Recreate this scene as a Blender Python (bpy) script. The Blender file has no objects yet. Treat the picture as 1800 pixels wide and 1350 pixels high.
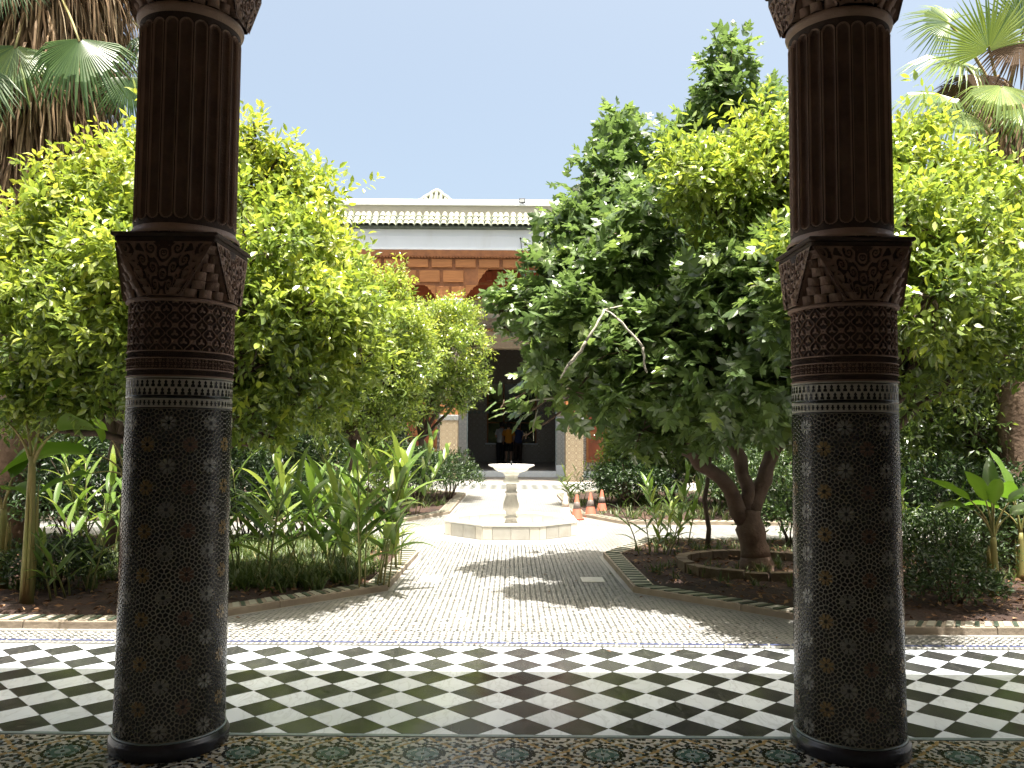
import bpy, math, random
import numpy as np
from mathutils import Vector, Matrix
R = math.radians
rng = np.random.default_rng(7)
random.seed(7)
sc = bpy.context.scene
col = sc.collection

# ---------------------------------------------------------------- camera, sky, sun, exposure
FPX, CX, CY = 1443.0, 900.0, 675.0
PITCH, ROLL, CAMZ = math.atan(85 / FPX), R(0.4), 1.5
cam_d = bpy.data.cameras.new('camera')
cam_d.sensor_width = 36.0
cam_d.lens = FPX / 1800 * 36
cam_d.clip_start, cam_d.clip_end = 0.05, 2000
cam = bpy.data.objects.new('camera', cam_d)
col.objects.link(cam)
_fw = Vector((0, math.cos(PITCH), math.sin(PITCH)))
_rt0, _up0 = Vector((1, 0, 0)), Vector((0, -math.sin(PITCH), math.cos(PITCH)))
# picture turned clockwise by ROLL: camera turned anticlockwise
_rt = _rt0 * math.cos(ROLL) + _up0 * math.sin(ROLL)
_up = _up0 * math.cos(ROLL) - _rt0 * math.sin(ROLL)
cam.matrix_world = Matrix(((_rt.x, _up.x, -_fw.x, 0), (_rt.y, _up.y, -_fw.y, 0), (_rt.z, _up.z, -_fw.z, CAMZ), (0, 0, 0, 1)))
sc.camera = cam

SUN_EL, SUN_AZ = R(80.0), R(150)            # azimuth from +Y clockwise: behind the camera, a little to the right
w = bpy.data.worlds.new('World'); sc.world = w; w.use_nodes = True
nt = w.node_tree
bg = nt.nodes['Background']
sky = nt.nodes.new('ShaderNodeTexSky'); sky.sky_type = 'NISHITA'
sky.sun_disc = False; sky.sun_elevation = SUN_EL; sky.sun_rotation = SUN_AZ
sky.altitude = 450; sky.air_density = 0.62; sky.dust_density = 10.0; sky.ozone_density = 0.7
tn_ = nt.nodes.new('ShaderNodeMixRGB'); tn_.blend_type = 'MULTIPLY'; tn_.inputs[0].default_value = 1.0; tn_.inputs[2].default_value = (1.07, 1.09, 0.93, 1)   # hazy, paler air
nt.links.new(sky.outputs[0], tn_.inputs[1]); nt.links.new(tn_.outputs[0], bg.inputs[0]); bg.inputs[1].default_value = 0.14
sun_d = bpy.data.lights.new('sun', 'SUN'); sun_d.energy = 5.0; sun_d.angle = R(0.53); sun_d.color = (1, 0.955, 0.88)
sun = bpy.data.objects.new('sun', sun_d); col.objects.link(sun)
_sd = Vector((math.sin(SUN_AZ) * math.cos(SUN_EL), math.cos(SUN_AZ) * math.cos(SUN_EL), math.sin(SUN_EL)))
sun.rotation_euler = _sd.to_track_quat('Z', 'Y').to_euler()
sc.view_settings.view_transform = 'Standard'; sc.view_settings.look = 'None'
sc.view_settings.exposure = 1.55; sc.view_settings.gamma = 1.0
sc.view_settings.use_curve_mapping = False
sc.render.engine = 'CYCLES'
sc.cycles.max_bounces = 7; sc.cycles.diffuse_bounces = 5; sc.cycles.transmission_bounces = 4; sc.cycles.glossy_bounces = 3; sc.cycles.transparent_max_bounces = 6
sc.cycles.use_denoising = True


def at(x, y, D):
    """world point seen at photo pixel (x, y) at distance D along the garden axis"""
    d = _fw + _rt * ((x - CX) / FPX) + _up * ((CY - y) / FPX)
    k = D / d.y
    return Vector((d.x * k, D, CAMZ + d.z * k))


# ---------------------------------------------------------------- mesh helpers
class G:
    """collects geometry; obj() links it as one mesh object"""
    def __init__(s):
        s.V = []; s.F = []; s.n = 0

    def add(s, V, faces, mat=0, smooth=False, tint=None):
        V = np.asarray(V, dtype=np.float64).reshape(-1, 3)
        for f in (faces if isinstance(faces, (list, tuple)) else [faces]):
            f = np.asarray(f, dtype=np.int64)
            if f.ndim == 1: f = f[None]
            m = np.full(len(f), mat) if np.isscalar(mat) else np.asarray(mat)
            t = np.zeros(len(f)) if tint is None else (np.full(len(f), tint) if np.isscalar(tint) else np.asarray(tint))
            s.F.append((f + s.n, m, smooth, t))
        s.V.append(V); s.n += len(V)
        return s

    def box(s, x0, x1, y0, y1, z0, z1, mat=0, bev=0):
        V = [(x, y, z) for z in (z0, z1) for y in (y0, y1) for x in (x0, x1)]
        if bev:
            return s.bevbox(x0, x1, y0, y1, z0, z1, mat, bev)
        return s.add(V, [[(0, 2, 3, 1), (4, 5, 7, 6), (0, 1, 5, 4), (2, 6, 7, 3), (0, 4, 6, 2), (1, 3, 7, 5)]][0], mat)

    def bevbox(s, x0, x1, y0, y1, z0, z1, mat=0, b=0.01):
        # box with chamfered edges: 24 vertices
        V = []; idx = {}
        X, Y, Z = (x0, x1), (y0, y1), (z0, z1)
        for i in (0, 1):
            for j in (0, 1):
                for k in (0, 1):
                    sx, sy, sz = (b if i == 0 else -b), (b if j == 0 else -b), (b if k == 0 else -b)
                    idx[i, j, k, 0] = len(V); V.append((X[i], Y[j] + sy, Z[k] + sz))
                    idx[i, j, k, 1] = len(V); V.append((X[i] + sx, Y[j], Z[k] + sz))
                    idx[i, j, k, 2] = len(V); V.append((X[i] + sx, Y[j] + sy, Z[k]))
        q = []
        I = lambda i, j, k, a: idx[i, j, k, a]
        for i in (0, 1): q.append([I(i, 0, 0, 0), I(i, 1, 0, 0), I(i, 1, 1, 0), I(i, 0, 1, 0)])
        for j in (0, 1): q.append([I(0, j, 0, 1), I(1, j, 0, 1), I(1, j, 1, 1), I(0, j, 1, 1)])
        for k in (0, 1): q.append([I(0, 0, k, 2), I(1, 0, k, 2), I(1, 1, k, 2), I(0, 1, k, 2)])
        for i in (0, 1):
            for j in (0, 1): q.append([I(i, j, 0, 0), I(i, j, 1, 0), I(i, j, 1, 1), I(i, j, 0, 1)])
            for k in (0, 1): q.append([I(i, 0, k, 0), I(i, 1, k, 0), I(i, 1, k, 2), I(i, 0, k, 2)])
        for j in (0, 1):
            for k in (0, 1): q.append([I(0, j, k, 1), I(1, j, k, 1), I(1, j, k, 2), I(0, j, k, 2)])
        t = [[I(i, j, k, 0), I(i, j, k, 1), I(i, j, k, 2)] for i in (0, 1) for j in (0, 1) for k in (0, 1)]
        return s.add(V, [np.array(q), np.array(t)], mat)

    def lathe(s, prof, n=48, mat=0, smooth=True, cap=True, c=(0, 0, 0), mod=None, a0=0.0):
        prof = np.array(prof, float); m = len(prof)
        a = a0 + np.arange(n) * 2 * math.pi / n
        r = prof[:, 0][:, None] * np.ones(n)[None]
        if mod is not None: r = r * mod(a[None, :], prof[:, 1][:, None])
        V = np.stack([c[0] + r * np.cos(a), c[1] + r * np.sin(a), c[2] + prof[:, 1][:, None] * np.ones(n)], -1).reshape(-1, 3)
        i = np.arange(m - 1)[:, None]; j = np.arange(n)[None]; j2 = (j + 1) % n
        f = np.stack([i * n + j, i * n + j2, (i + 1) * n + j2, (i + 1) * n + j], -1).reshape(-1, 4)
        s.add(V, [f], mat, smooth)
        if cap:
            base = s.n - len(V)
            s.F.append((np.array([np.arange(n)[::-1] + base]), np.array([mat]), False, np.zeros(1)))
            s.F.append((np.array([np.arange(n) + (m - 1) * n + base]), np.array([mat]), False, np.zeros(1)))
        return s

    def tube(s, pts, rad, n=8, mat=0, smooth=True, tint=0.0):
        pts = np.array([tuple(p) for p in pts], float); m = len(pts)
        rad = np.ones(m) * rad if np.isscalar(rad) else np.array(rad, float)
        T = np.gradient(pts, axis=0); T /= np.linalg.norm(T, axis=1)[:, None] + 1e-9
        ref = np.array([0, 0, 1.0]) if abs(T[:, 2]).mean() < 0.8 else np.array([1.0, 0, 0])
        A = np.cross(T, ref); A /= np.linalg.norm(A, axis=1)[:, None] + 1e-9
        B = np.cross(T, A)
        a = np.arange(n) * 2 * math.pi / n
        V = pts[:, None] + rad[:, None, None] * (A[:, None] * np.cos(a)[None, :, None] + B[:, None] * np.sin(a)[None, :, None])
        i = np.arange(m - 1)[:, None]; j = np.arange(n)[None]; j2 = (j + 1) % n
        f = np.stack([i * n + j, i * n + j2, (i + 1) * n + j2, (i + 1) * n + j], -1).reshape(-1, 4)
        return s.add(V.reshape(-1, 3), [f, np.array([np.arange(n)[::-1]]), np.array([np.arange(n) + (m - 1) * n])], mat, smooth, tint)

    def grid(s, P, mat=0, smooth=True, wrap=False, tint=None):
        P = np.asarray(P, float); a, b = P.shape[:2]
        bb = b if wrap else b - 1
        i = np.arange(a - 1)[:, None]; j = np.arange(bb)[None]; j2 = (j + 1) % b
        f = np.stack([i * b + j, i * b + j2, (i + 1) * b + j2, (i + 1) * b + j], -1).reshape(-1, 4)
        return s.add(P.reshape(-1, 3), [f], mat, smooth, tint)

    def prism(s, poly, z0, z1, mat=0, smooth=False):
        n = len(poly)
        V = [(p[0], p[1], z0) for p in poly] + [(p[0], p[1], z1) for p in poly]
        i = np.arange(n); j = (i + 1) % n
        return s.add(V, [np.stack([i, j, j + n, i + n], -1), np.array([i[::-1]]), np.array([i + n])], mat, smooth)

    def mesh(s, name):
        me = bpy.data.meshes.new(name)
        V = np.concatenate(s.V) if s.V else np.zeros((0, 3))
        me.vertices.add(len(V)); me.vertices.foreach_set('co', V.astype(np.float32).ravel())
        loops = np.concatenate([f.ravel() for f, _, _, _ in s.F]).astype(np.int32)
        sizes = np.concatenate([np.full(len(f), f.shape[1]) for f, _, _, _ in s.F])
        starts = np.concatenate([[0], np.cumsum(sizes)[:-1]]).astype(np.int32)
        me.loops.add(len(loops)); me.polygons.add(len(sizes))
        me.loops.foreach_set('vertex_index', loops)
        me.polygons.foreach_set('loop_start', starts)
        try: me.polygons.foreach_set('loop_total', sizes.astype(np.int32))
        except Exception: pass
        me.polygons.foreach_set('material_index', np.concatenate([m for _, m, _, _ in s.F]).astype(np.int32))
        me.polygons.foreach_set('use_smooth', np.concatenate([np.full(len(f), sm) for f, _, sm, _ in s.F]).astype(bool))
        t = np.concatenate([t for _, _, _, t in s.F])
        at_ = me.attributes.new('tint', 'FLOAT', 'FACE'); at_.data.foreach_set('value', t.astype(np.float32))
        me.update(calc_edges=True); me.validate()
        return me

    def obj(s, name, mats, parent=None, loc=None):
        me = s.mesh(name)
        for m in (mats if isinstance(mats, (list, tuple)) else [mats]): me.materials.append(m)
        return link(name, me, parent, loc)


def link(name, me, parent=None, loc=None, rot=None, scale=None):
    o = bpy.data.objects.new(name, me); col.objects.link(o)
    if parent is not None: o.parent = parent
    if loc is not None: o.location = loc
    if rot is not None: o.rotation_euler = rot
    if scale is not None: o.scale = scale
    return o


def tag(o, label=None, cat=None, group=None, kind=None):
    if label: o['label'] = label
    if cat: o['category'] = cat
    if group: o['group'] = group
    if kind: o['kind'] = kind
    return o


def thing(name, label, cat, loc=(0, 0, 0), rz=0, group=None):
    o = bpy.data.objects.new(name, None); col.objects.link(o)
    o.empty_display_size = 0.2
    o.location = loc; o.rotation_euler = (0, 0, rz)
    return tag(o, label, cat, group)


def copy_tree(o, parent=None):
    c = o.copy(); col.objects.link(c)
    if parent is not None: c.parent = parent
    for ch in list(o.children): copy_tree(ch, c)
    return c


# ---------------------------------------------------------------- materials
def M(name, c1, c2=None, scale=6, rough=0.6, bump=0.0, bscale=None, spec=0.5, rough2=None, rnd=0.0, detail=6, stretch=None, metal=0.0, wear=None):
    m = bpy.data.materials.new(name); m.use_nodes = True
    n, l = m.node_tree.nodes, m.node_tree.links
    b = n['Principled BSDF']
    b.inputs['Roughness'].default_value = rough; b.inputs['Specular IOR Level'].default_value = spec; b.inputs['Metallic'].default_value = metal
    c2 = c2 or tuple(v * 0.75 for v in c1)
    tc = n.new('ShaderNodeTexCoord'); vec = tc.outputs['Object']
    oi = n.new('ShaderNodeObjectInfo')
    if stretch:
        mp = n.new('ShaderNodeMapping'); mp.inputs['Scale'].default_value = stretch; l.new(vec, mp.inputs[0]); vec = mp.outputs[0]
    if rnd:
        va = n.new('ShaderNodeVectorMath'); va.operation = 'ADD'
        cb = n.new('ShaderNodeCombineXYZ'); mu = n.new('ShaderNodeMath'); mu.operation = 'MULTIPLY'; mu.inputs[1].default_value = 53.7
        l.new(oi.outputs['Random'], mu.inputs[0]); l.new(mu.outputs[0], cb.inputs[0]); l.new(mu.outputs[0], cb.inputs[2])
        l.new(vec, va.inputs[0]); l.new(cb.outputs[0], va.inputs[1]); vec = va.outputs[0]
    nz = n.new('ShaderNodeTexNoise'); nz.inputs['Scale'].default_value = scale; nz.inputs['Detail'].default_value = detail; nz.inputs['Roughness'].default_value = 0.62
    l.new(vec, nz.inputs['Vector'])
    rp = n.new('ShaderNodeValToRGB'); rp.color_ramp.elements[0].position = 0.33; rp.color_ramp.elements[1].position = 0.68
    rp.color_ramp.elements[0].color = (*c1, 1); rp.color_ramp.elements[1].color = (*c2, 1)
    l.new(nz.outputs['Fac'], rp.inputs[0]); out = rp.outputs[0]
    if wear:
        n2 = n.new('ShaderNodeTexNoise'); n2.inputs['Scale'].default_value = scale * 0.31; n2.inputs['Detail'].default_value = 9; n2.inputs['Roughness'].default_value = 0.7
        l.new(vec, n2.inputs['Vector'])
        mr = n.new('ShaderNodeMapRange'); mr.inputs[1].default_value = 0.52; mr.inputs[2].default_value = 0.72; mr.inputs[4].default_value = 0.75
        l.new(n2.outputs['Fac'], mr.inputs[0])
        mx = n.new('ShaderNodeMixRGB'); mx.inputs[2].default_value = (*wear, 1); l.new(mr.outputs[0], mx.inputs[0]); l.new(out, mx.inputs[1]); out = mx.outputs[0]
    if rnd:
        hs = n.new('ShaderNodeHueSaturation'); mr = n.new('ShaderNodeMapRange')
        mr.inputs[3].default_value = 1 - rnd; mr.inputs[4].default_value = 1 + rnd
        l.new(oi.outputs['Random'], mr.inputs[0]); l.new(mr.outputs[0], hs.inputs['Value']); l.new(out, hs.inputs['Color']); out = hs.outputs[0]
    l.new(out, b.inputs['Base Color'])
    if rough2 is not None:
        mr = n.new('ShaderNodeMapRange'); mr.inputs[3].default_value = rough; mr.inputs[4].default_value = rough2
        l.new(nz.outputs['Fac'], mr.inputs[0]); l.new(mr.outputs[0], b.inputs['Roughness'])
    if bump:
        nb = n.new('ShaderNodeTexNoise'); nb.inputs['Scale'].default_value = bscale or scale * 4; nb.inputs['Detail'].default_value = 5
        l.new(vec, nb.inputs['Vector'])
        bp = n.new('ShaderNodeBump'); bp.inputs['Strength'].default_value = bump; bp.inputs['Distance'].default_value = 0.02
        l.new(nb.outputs['Fac'], bp.inputs['Height']); l.new(bp.outputs[0], b.inputs['Normal'])
    return m


def leaf_mat(name, stops, trans=0.35, tcol=1.6, rough=0.42, spec=0.5, by='tint', gain=0.0):
    m = bpy.data.materials.new(name); m.use_nodes = True
    n, l = m.node_tree.nodes, m.node_tree.links
    b = n['Principled BSDF']; out = n['Material Output']
    b.inputs['Roughness'].default_value = rough; b.inputs['Specular IOR Level'].default_value = spec
    if by == 'tint':
        a = n.new('ShaderNodeAttribute'); a.attribute_name = 'tint'; fac = a.outputs['Fac']
    else:
        fac = n.new('ShaderNodeObjectInfo').outputs['Random']
    rp = n.new('ShaderNodeValToRGB'); cr = rp.color_ramp
    while len(cr.elements) < len(stops): cr.elements.new(0.5)
    for e, (p, c) in zip(cr.elements, stops): e.position = p; e.color = (*c, 1)
    l.new(fac, rp.inputs[0]); l.new(rp.outputs[0], b.inputs['Base Color'])
    g = n.new('ShaderNodeNewGeometry')                     # paler underside of the leaf
    hs = n.new('ShaderNodeHueSaturation'); hs.inputs['Value'].default_value = tcol; hs.inputs['Saturation'].default_value = 1.1; hs.inputs['Hue'].default_value = 0.492
    l.new(rp.outputs[0], hs.inputs['Color'])
    tr = n.new('ShaderNodeBsdfTranslucent'); l.new(hs.outputs[0], tr.inputs[0])
    mx = n.new('ShaderNodeMixShader'); mx.inputs[0].default_value = trans
    l.new(b.outputs[0], mx.inputs[1]); l.new(tr.outputs[0], mx.inputs[2]); l.new(mx.outputs[0], out.inputs[0])
    return m


def marble(name, base, vein, rough, amount=0.5, rnd=0.06):
    m = M(name, base, tuple(v * 0.93 for v in base), scale=7, rough=rough, rnd=rnd, spec=0.38)
    n, l = m.node_tree.nodes, m.node_tree.links
    b = n['Principled BSDF']; src = b.inputs['Base Color'].links[0].from_socket
    vec = [x for x in n if x.type == 'VECT_MATH'][0].outputs[0]
    nz = n.new('ShaderNodeTexNoise'); nz.inputs['Scale'].default_value = 9; nz.inputs['Detail'].default_value = 7; nz.inputs['Distortion'].default_value = 1.3
    mp = n.new('ShaderNodeMapping'); mp.inputs['Scale'].default_value = (1, 0.35, 1); mp.inputs['Rotation'].default_value = (0, 0, 0.6)
    l.new(vec, mp.inputs[0]); l.new(mp.outputs[0], nz.inputs['Vector'])
    s1 = n.new('ShaderNodeMath'); s1.operation = 'SUBTRACT'; s1.inputs[1].default_value = 0.5; l.new(nz.outputs['Fac'], s1.inputs[0])
    s2 = n.new('ShaderNodeMath'); s2.operation = 'ABSOLUTE'; l.new(s1.outputs[0], s2.inputs[0])
    mr = n.new('ShaderNodeMapRange'); mr.inputs[1].default_value = 0.0; mr.inputs[2].default_value = 0.035; mr.inputs[3].default_value = amount; mr.inputs[4].default_value = 0
    l.new(s2.outputs[0], mr.inputs[0])
    mx = n.new('ShaderNodeMixRGB'); mx.inputs[2].default_value = (*vein, 1); l.new(mr.outputs[0], mx.inputs[0]); l.new(src, mx.inputs[1]); l.new(mx.outputs[0], b.inputs['Base Color'])
    # thin dust lying over the whole floor, not tile by tile
    ge = n.new('ShaderNodeNewGeometry'); nd = n.new('ShaderNodeTexNoise'); nd.inputs['Scale'].default_value = 1.7; nd.inputs['Detail'].default_value = 9; nd.inputs['Roughness'].default_value = 0.72
    l.new(ge.outputs['Position'], nd.inputs['Vector'])
    md = n.new('ShaderNodeMapRange'); md.inputs[1].default_value = 0.42; md.inputs[2].default_value = 0.72; md.inputs[3].default_value = 0.015; md.inputs[4].default_value = 0.07
    l.new(nd.outputs['Fac'], md.inputs[0])
    mz = n.new('ShaderNodeMixRGB'); mz.inputs[2].default_value = (0.34, 0.31, 0.27, 1); l.new(md.outputs[0], mz.inputs[0]); l.new(mx.outputs[0], mz.inputs[1]); l.new(mz.outputs[0], b.inputs['Base Color'])
    # worn polish
    n3 = n.new('ShaderNodeTexNoise'); n3.inputs['Scale'].default_value = 4; n3.inputs['Detail'].default_value = 6; l.new(vec, n3.inputs['Vector'])
    m3 = n.new('ShaderNodeMapRange'); m3.inputs[1].default_value = 0.3; m3.inputs[2].default_value = 0.7; m3.inputs[3].default_value = rough * 0.6; m3.inputs[4].default_value = rough * 1.7
    l.new(n3.outputs['Fac'], m3.inputs[0]); l.new(m3.outputs[0], b.inputs['Roughness'])
    return m


MAT = {}
MAT['white_marble'] = marble('white_marble', (0.69, 0.74, 0.80), (0.36, 0.39, 0.42), 0.16, 0.38, 0.11)
MAT['black_marble'] = marble('black_marble', (0.026, 0.027, 0.028), (0.12, 0.12, 0.11), 0.16, 0.3, 0.25)
MAT['grout'] = M('grout', (0.42, 0.41, 0.38), (0.28, 0.27, 0.25), scale=20, rough=0.85)
MAT['soil'] = M('soil', (0.056, 0.028, 0.018), (0.020, 0.011, 0.008), scale=3.2, rough=0.95, bump=1.0, bscale=30, wear=(0.095, 0.052, 0.032))
MAT['cream_paving'] = M('cream_paving', (0.34, 0.33, 0.31), (0.265, 0.255, 0.24), scale=1.6, rough=0.6, bump=0.25, bscale=90, wear=(0.22, 0.20, 0.17))
MAT['dark_tessera'] = M('dark_tessera', (0.030, 0.036, 0.034), (0.065, 0.07, 0.065), scale=9, rough=0.45)
MAT['grey_tessera'] = M('grey_tessera', (0.16, 0.165, 0.155), (0.11, 0.115, 0.105), scale=9, rough=0.5)
MAT['cobalt'] = M('cobalt', (0.06, 0.075, 0.20), (0.12, 0.14, 0.28), scale=20, rough=0.35)
MAT['kerb_stone'] = M('kerb_stone', (0.34, 0.285, 0.22), (0.25, 0.20, 0.15), scale=5, rough=0.75, bump=0.35, rnd=0.1, wear=(0.22, 0.17, 0.13))
MAT['cream_tile'] = M('cream_tile', (0.40, 0.37, 0.31), (0.32, 0.30, 0.25), scale=9, rough=0.4)
MAT['green_tile'] = M('green_tile', (0.045, 0.065, 0.045), (0.08, 0.10, 0.075), scale=12, rough=0.35)
MAT['z_black'] = M('z_black', (0.009, 0.009, 0.009), (0.018, 0.017, 0.016), scale=30, rough=0.24, spec=0.35)
MAT['z_white'] = M('z_white', (0.48, 0.465, 0.42), (0.38, 0.365, 0.33), scale=30, rough=0.22)
MAT['z_ochre'] = M('z_ochre', (0.36, 0.25, 0.11), (0.27, 0.185, 0.085), scale=30, rough=0.22)
MAT['z_rust'] = M('z_rust', (0.36, 0.20, 0.12), (0.28, 0.15, 0.09), scale=30, rough=0.22)
MAT['z_teal'] = M('z_teal', (0.065, 0.125, 0.112), (0.045, 0.085, 0.078), scale=30, rough=0.2)
MAT['z_blue'] = M('z_blue', (0.06, 0.075, 0.10), (0.04, 0.05, 0.07), scale=30, rough=0.2)
MAT['z_sky'] = M('z_sky', (0.22, 0.27, 0.28), (0.17, 0.21, 0.22), scale=30, rough=0.22)
MAT['z_olive'] = M('z_olive', (0.17, 0.14, 0.085), (0.12, 0.10, 0.065), scale=30, rough=0.25)
MAT['petal_white'] = M('petal_white', (0.32, 0.31, 0.28), (0.22, 0.21, 0.19), scale=16, rough=0.25)
MAT['petal_ochre'] = M('petal_ochre', (0.33, 0.225, 0.10), (0.22, 0.145, 0.065), scale=16, rough=0.25)
MAT['petal_rust'] = M('petal_rust', (0.21, 0.125, 0.085), (0.14, 0.08, 0.055), scale=16, rough=0.25)
MAT['z_grout'] = M('z_grout', (0.54, 0.50, 0.42), (0.38, 0.345, 0.29), scale=25, rough=0.6)
MAT['plinth'] = M('plinth', (0.016, 0.016, 0.022), (0.03, 0.03, 0.045), scale=14, rough=0.25)
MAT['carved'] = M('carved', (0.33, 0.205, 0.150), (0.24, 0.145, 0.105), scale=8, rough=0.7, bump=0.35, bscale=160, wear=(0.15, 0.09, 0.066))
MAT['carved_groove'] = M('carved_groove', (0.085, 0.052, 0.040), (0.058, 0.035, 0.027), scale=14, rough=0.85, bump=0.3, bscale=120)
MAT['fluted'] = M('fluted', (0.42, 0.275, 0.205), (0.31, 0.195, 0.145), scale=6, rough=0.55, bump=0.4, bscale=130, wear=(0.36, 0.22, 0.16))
MAT['flute_channel'] = M('flute_channel', (0.21, 0.125, 0.090), (0.11, 0.064, 0.046), scale=6, rough=0.6, bump=0.4, bscale=130, wear=(0.22, 0.125, 0.09))  # aged brown, darkened in colour to stand in for shade inside the flutes
MAT['wood'] = M('wood', (0.42, 0.17, 0.052), (0.29, 0.11, 0.034), scale=5, rough=0.6, bump=0.3, bscale=60, stretch=(0.35, 1, 4), rnd=0.13)
MAT['wood_dark'] = M('wood_dark', (0.33, 0.125, 0.042), (0.21, 0.078, 0.028), scale=6, rough=0.6, bump=0.4, bscale=40, rnd=0.1)
MAT['wood_red'] = M('wood_red', (0.30, 0.075, 0.026), (0.19, 0.045, 0.016), scale=4, rough=0.5, bump=0.3, bscale=30, rnd=0.08)
MAT['white_plaster'] = M('white_plaster', (0.84, 0.86, 0.90), (0.79, 0.81, 0.85), scale=1.3, rough=0.85, bump=0.15, bscale=20, stretch=(1, 1, 0.35), wear=(0.68, 0.67, 0.65))
MAT['parapet_plaster'] = M('parapet_plaster', (0.50, 0.46, 0.38), (0.42, 0.38, 0.30), scale=1.1, rough=0.9, bump=0.3, bscale=14, stretch=(0.5, 1, 1.6), wear=(0.45, 0.39, 0.30))
MAT['roof_tile'] = M('roof_tile', (0.36, 0.36, 0.28), (0.25, 0.26, 0.19), scale=8, rough=0.6, rnd=0.2, wear=(0.17, 0.20, 0.13))
MAT['roof_dark'] = M('roof_dark', (0.085, 0.105, 0.08), (0.05, 0.06, 0.045), scale=6, rough=0.8)
MAT['stucco'] = M('stucco', (0.34, 0.30, 0.235), (0.16, 0.13, 0.095), scale=9, rough=0.85, bump=0.7, bscale=22)
MAT['stucco_pale'] = M('stucco_pale', (0.50, 0.48, 0.42), (0.44, 0.42, 0.36), scale=2, rough=0.85)
MAT['fountain_marble'] = M('fountain_marble', (0.68, 0.665, 0.63), (0.60, 0.585, 0.54), scale=4, rough=0.4, bump=0.1, bscale=40, wear=(0.52, 0.47, 0.39))
MAT['slab_pale'] = M('slab_pale', (0.66, 0.62, 0.55), (0.60, 0.56, 0.49), scale=5, rough=0.4, rnd=0.07)
MAT['slab_grey'] = M('slab_grey', (0.50, 0.485, 0.445), (0.43, 0.41, 0.37), scale=6, rough=0.4, rnd=0.09, wear=(0.34, 0.30, 0.25))
MAT['stem_marble'] = M('stem_marble', (0.44, 0.42, 0.38), (0.30, 0.28, 0.25), scale=9, rough=0.35, stretch=(1, 1, 0.5), wear=(0.22, 0.20, 0.18))
MAT['metal_dark'] = M('metal_dark', (0.03, 0.03, 0.032), scale=20, rough=0.4)
MAT['lamp_glass'] = M('lamp_glass', (0.55, 0.56, 0.56), (0.50, 0.5, 0.5), scale=20, rough=0.15)
MAT['cone_orange'] = M('cone_orange', (0.38, 0.10, 0.055), (0.30, 0.085, 0.05), scale=9, rough=0.7, wear=(0.24, 0.11, 0.075))
MAT['cone_band'] = M('cone_band', (0.20, 0.165, 0.15), (0.15, 0.12, 0.11), scale=12, rough=0.4)
MAT['cone_pale'] = M('cone_pale', (0.62, 0.54, 0.46), (0.52, 0.43, 0.36), scale=12, rough=0.55)
MAT['bark'] = M('bark', (0.115, 0.078, 0.055), (0.055, 0.036, 0.026), scale=9, rough=0.9, bump=0.9, bscale=26, stretch=(1, 1, 0.4))
MAT['fig_bark'] = M('fig_bark', (0.19, 0.125, 0.092), (0.10, 0.064, 0.047), scale=7, rough=0.85, bump=0.6, bscale=24, wear=(0.12, 0.07, 0.045))
MAT['pale_bark'] = M('pale_bark', (0.45, 0.42, 0.36), (0.30, 0.27, 0.22), scale=9, rough=0.85, bump=0.4, bscale=30)
MAT['palm_bark'] = M('palm_bark', (0.16, 0.105, 0.068), (0.085, 0.052, 0.034), scale=6, rough=0.9, bump=0.8, bscale=20)
MAT['brick_edge'] = M('brick_edge', (0.20, 0.145, 0.095), (0.12, 0.085, 0.055), scale=8, rough=0.85, bump=0.4, rnd=0.15)
MAT['gallery_wall'] = M('gallery_wall', (0.44, 0.42, 0.40), (0.38, 0.36, 0.34), scale=3, rough=0.8)
MAT['gallery_wood'] = M('gallery_wood', (0.30, 0.21, 0.15), (0.24, 0.165, 0.115), scale=3, rough=0.7)
MAT['hall_wall'] = M('hall_wall', (0.16, 0.135, 0.115), (0.09, 0.075, 0.065), scale=14, rough=0.5)
MAT['pane'] = M('pane', (0.012, 0.014, 0.018), scale=5, rough=0.08)

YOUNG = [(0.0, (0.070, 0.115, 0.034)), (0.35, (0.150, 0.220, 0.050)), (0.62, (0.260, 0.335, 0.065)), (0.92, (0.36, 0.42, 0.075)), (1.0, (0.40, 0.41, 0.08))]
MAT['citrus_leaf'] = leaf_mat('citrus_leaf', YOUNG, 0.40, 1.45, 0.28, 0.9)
MAT['fig_leaf'] = leaf_mat('fig_leaf', [(0, (0.074, 0.120, 0.042)), (0.5, (0.132, 0.202, 0.062)), (1, (0.21, 0.285, 0.082))], 0.34, 1.6, 0.28, 0.9)
MAT['fig_leaf_obj'] = leaf_mat('fig_leaf_obj', [(0, (0.074, 0.120, 0.042)), (0.5, (0.132, 0.202, 0.062)), (1, (0.21, 0.285, 0.082))], 0.34, 1.6, 0.28, 0.9, by='obj')
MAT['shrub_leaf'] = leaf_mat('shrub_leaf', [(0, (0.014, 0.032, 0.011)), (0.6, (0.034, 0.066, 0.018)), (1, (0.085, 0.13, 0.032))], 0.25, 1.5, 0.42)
MAT['strap_leaf'] = leaf_mat('strap_leaf', [(0, (0.075, 0.135, 0.032)), (0.55, (0.135, 0.220, 0.045)), (1, (0.26, 0.32, 0.08))], 0.34, 1.5, 0.38, by='obj')
MAT['banana_leaf'] = leaf_mat('banana_leaf', [(0, (0.055, 0.125, 0.020)), (1, (0.13, 0.23, 0.035))], 0.42, 1.5, 0.36, by='obj')
MAT['palm_leaf'] = leaf_mat('palm_leaf', [(0, (0.040, 0.085, 0.028)), (0.6, (0.090, 0.155, 0.045)), (1, (0.23, 0.30, 0.06))], 0.28, 1.5, 0.36)
MAT['dry_frond'] = leaf_mat('dry_frond', [(0, (0.10, 0.06, 0.032)), (0.5, (0.25, 0.165, 0.09)), (1, (0.50, 0.39, 0.25))], 0.2, 1.1, 0.7, 0.2)
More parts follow.
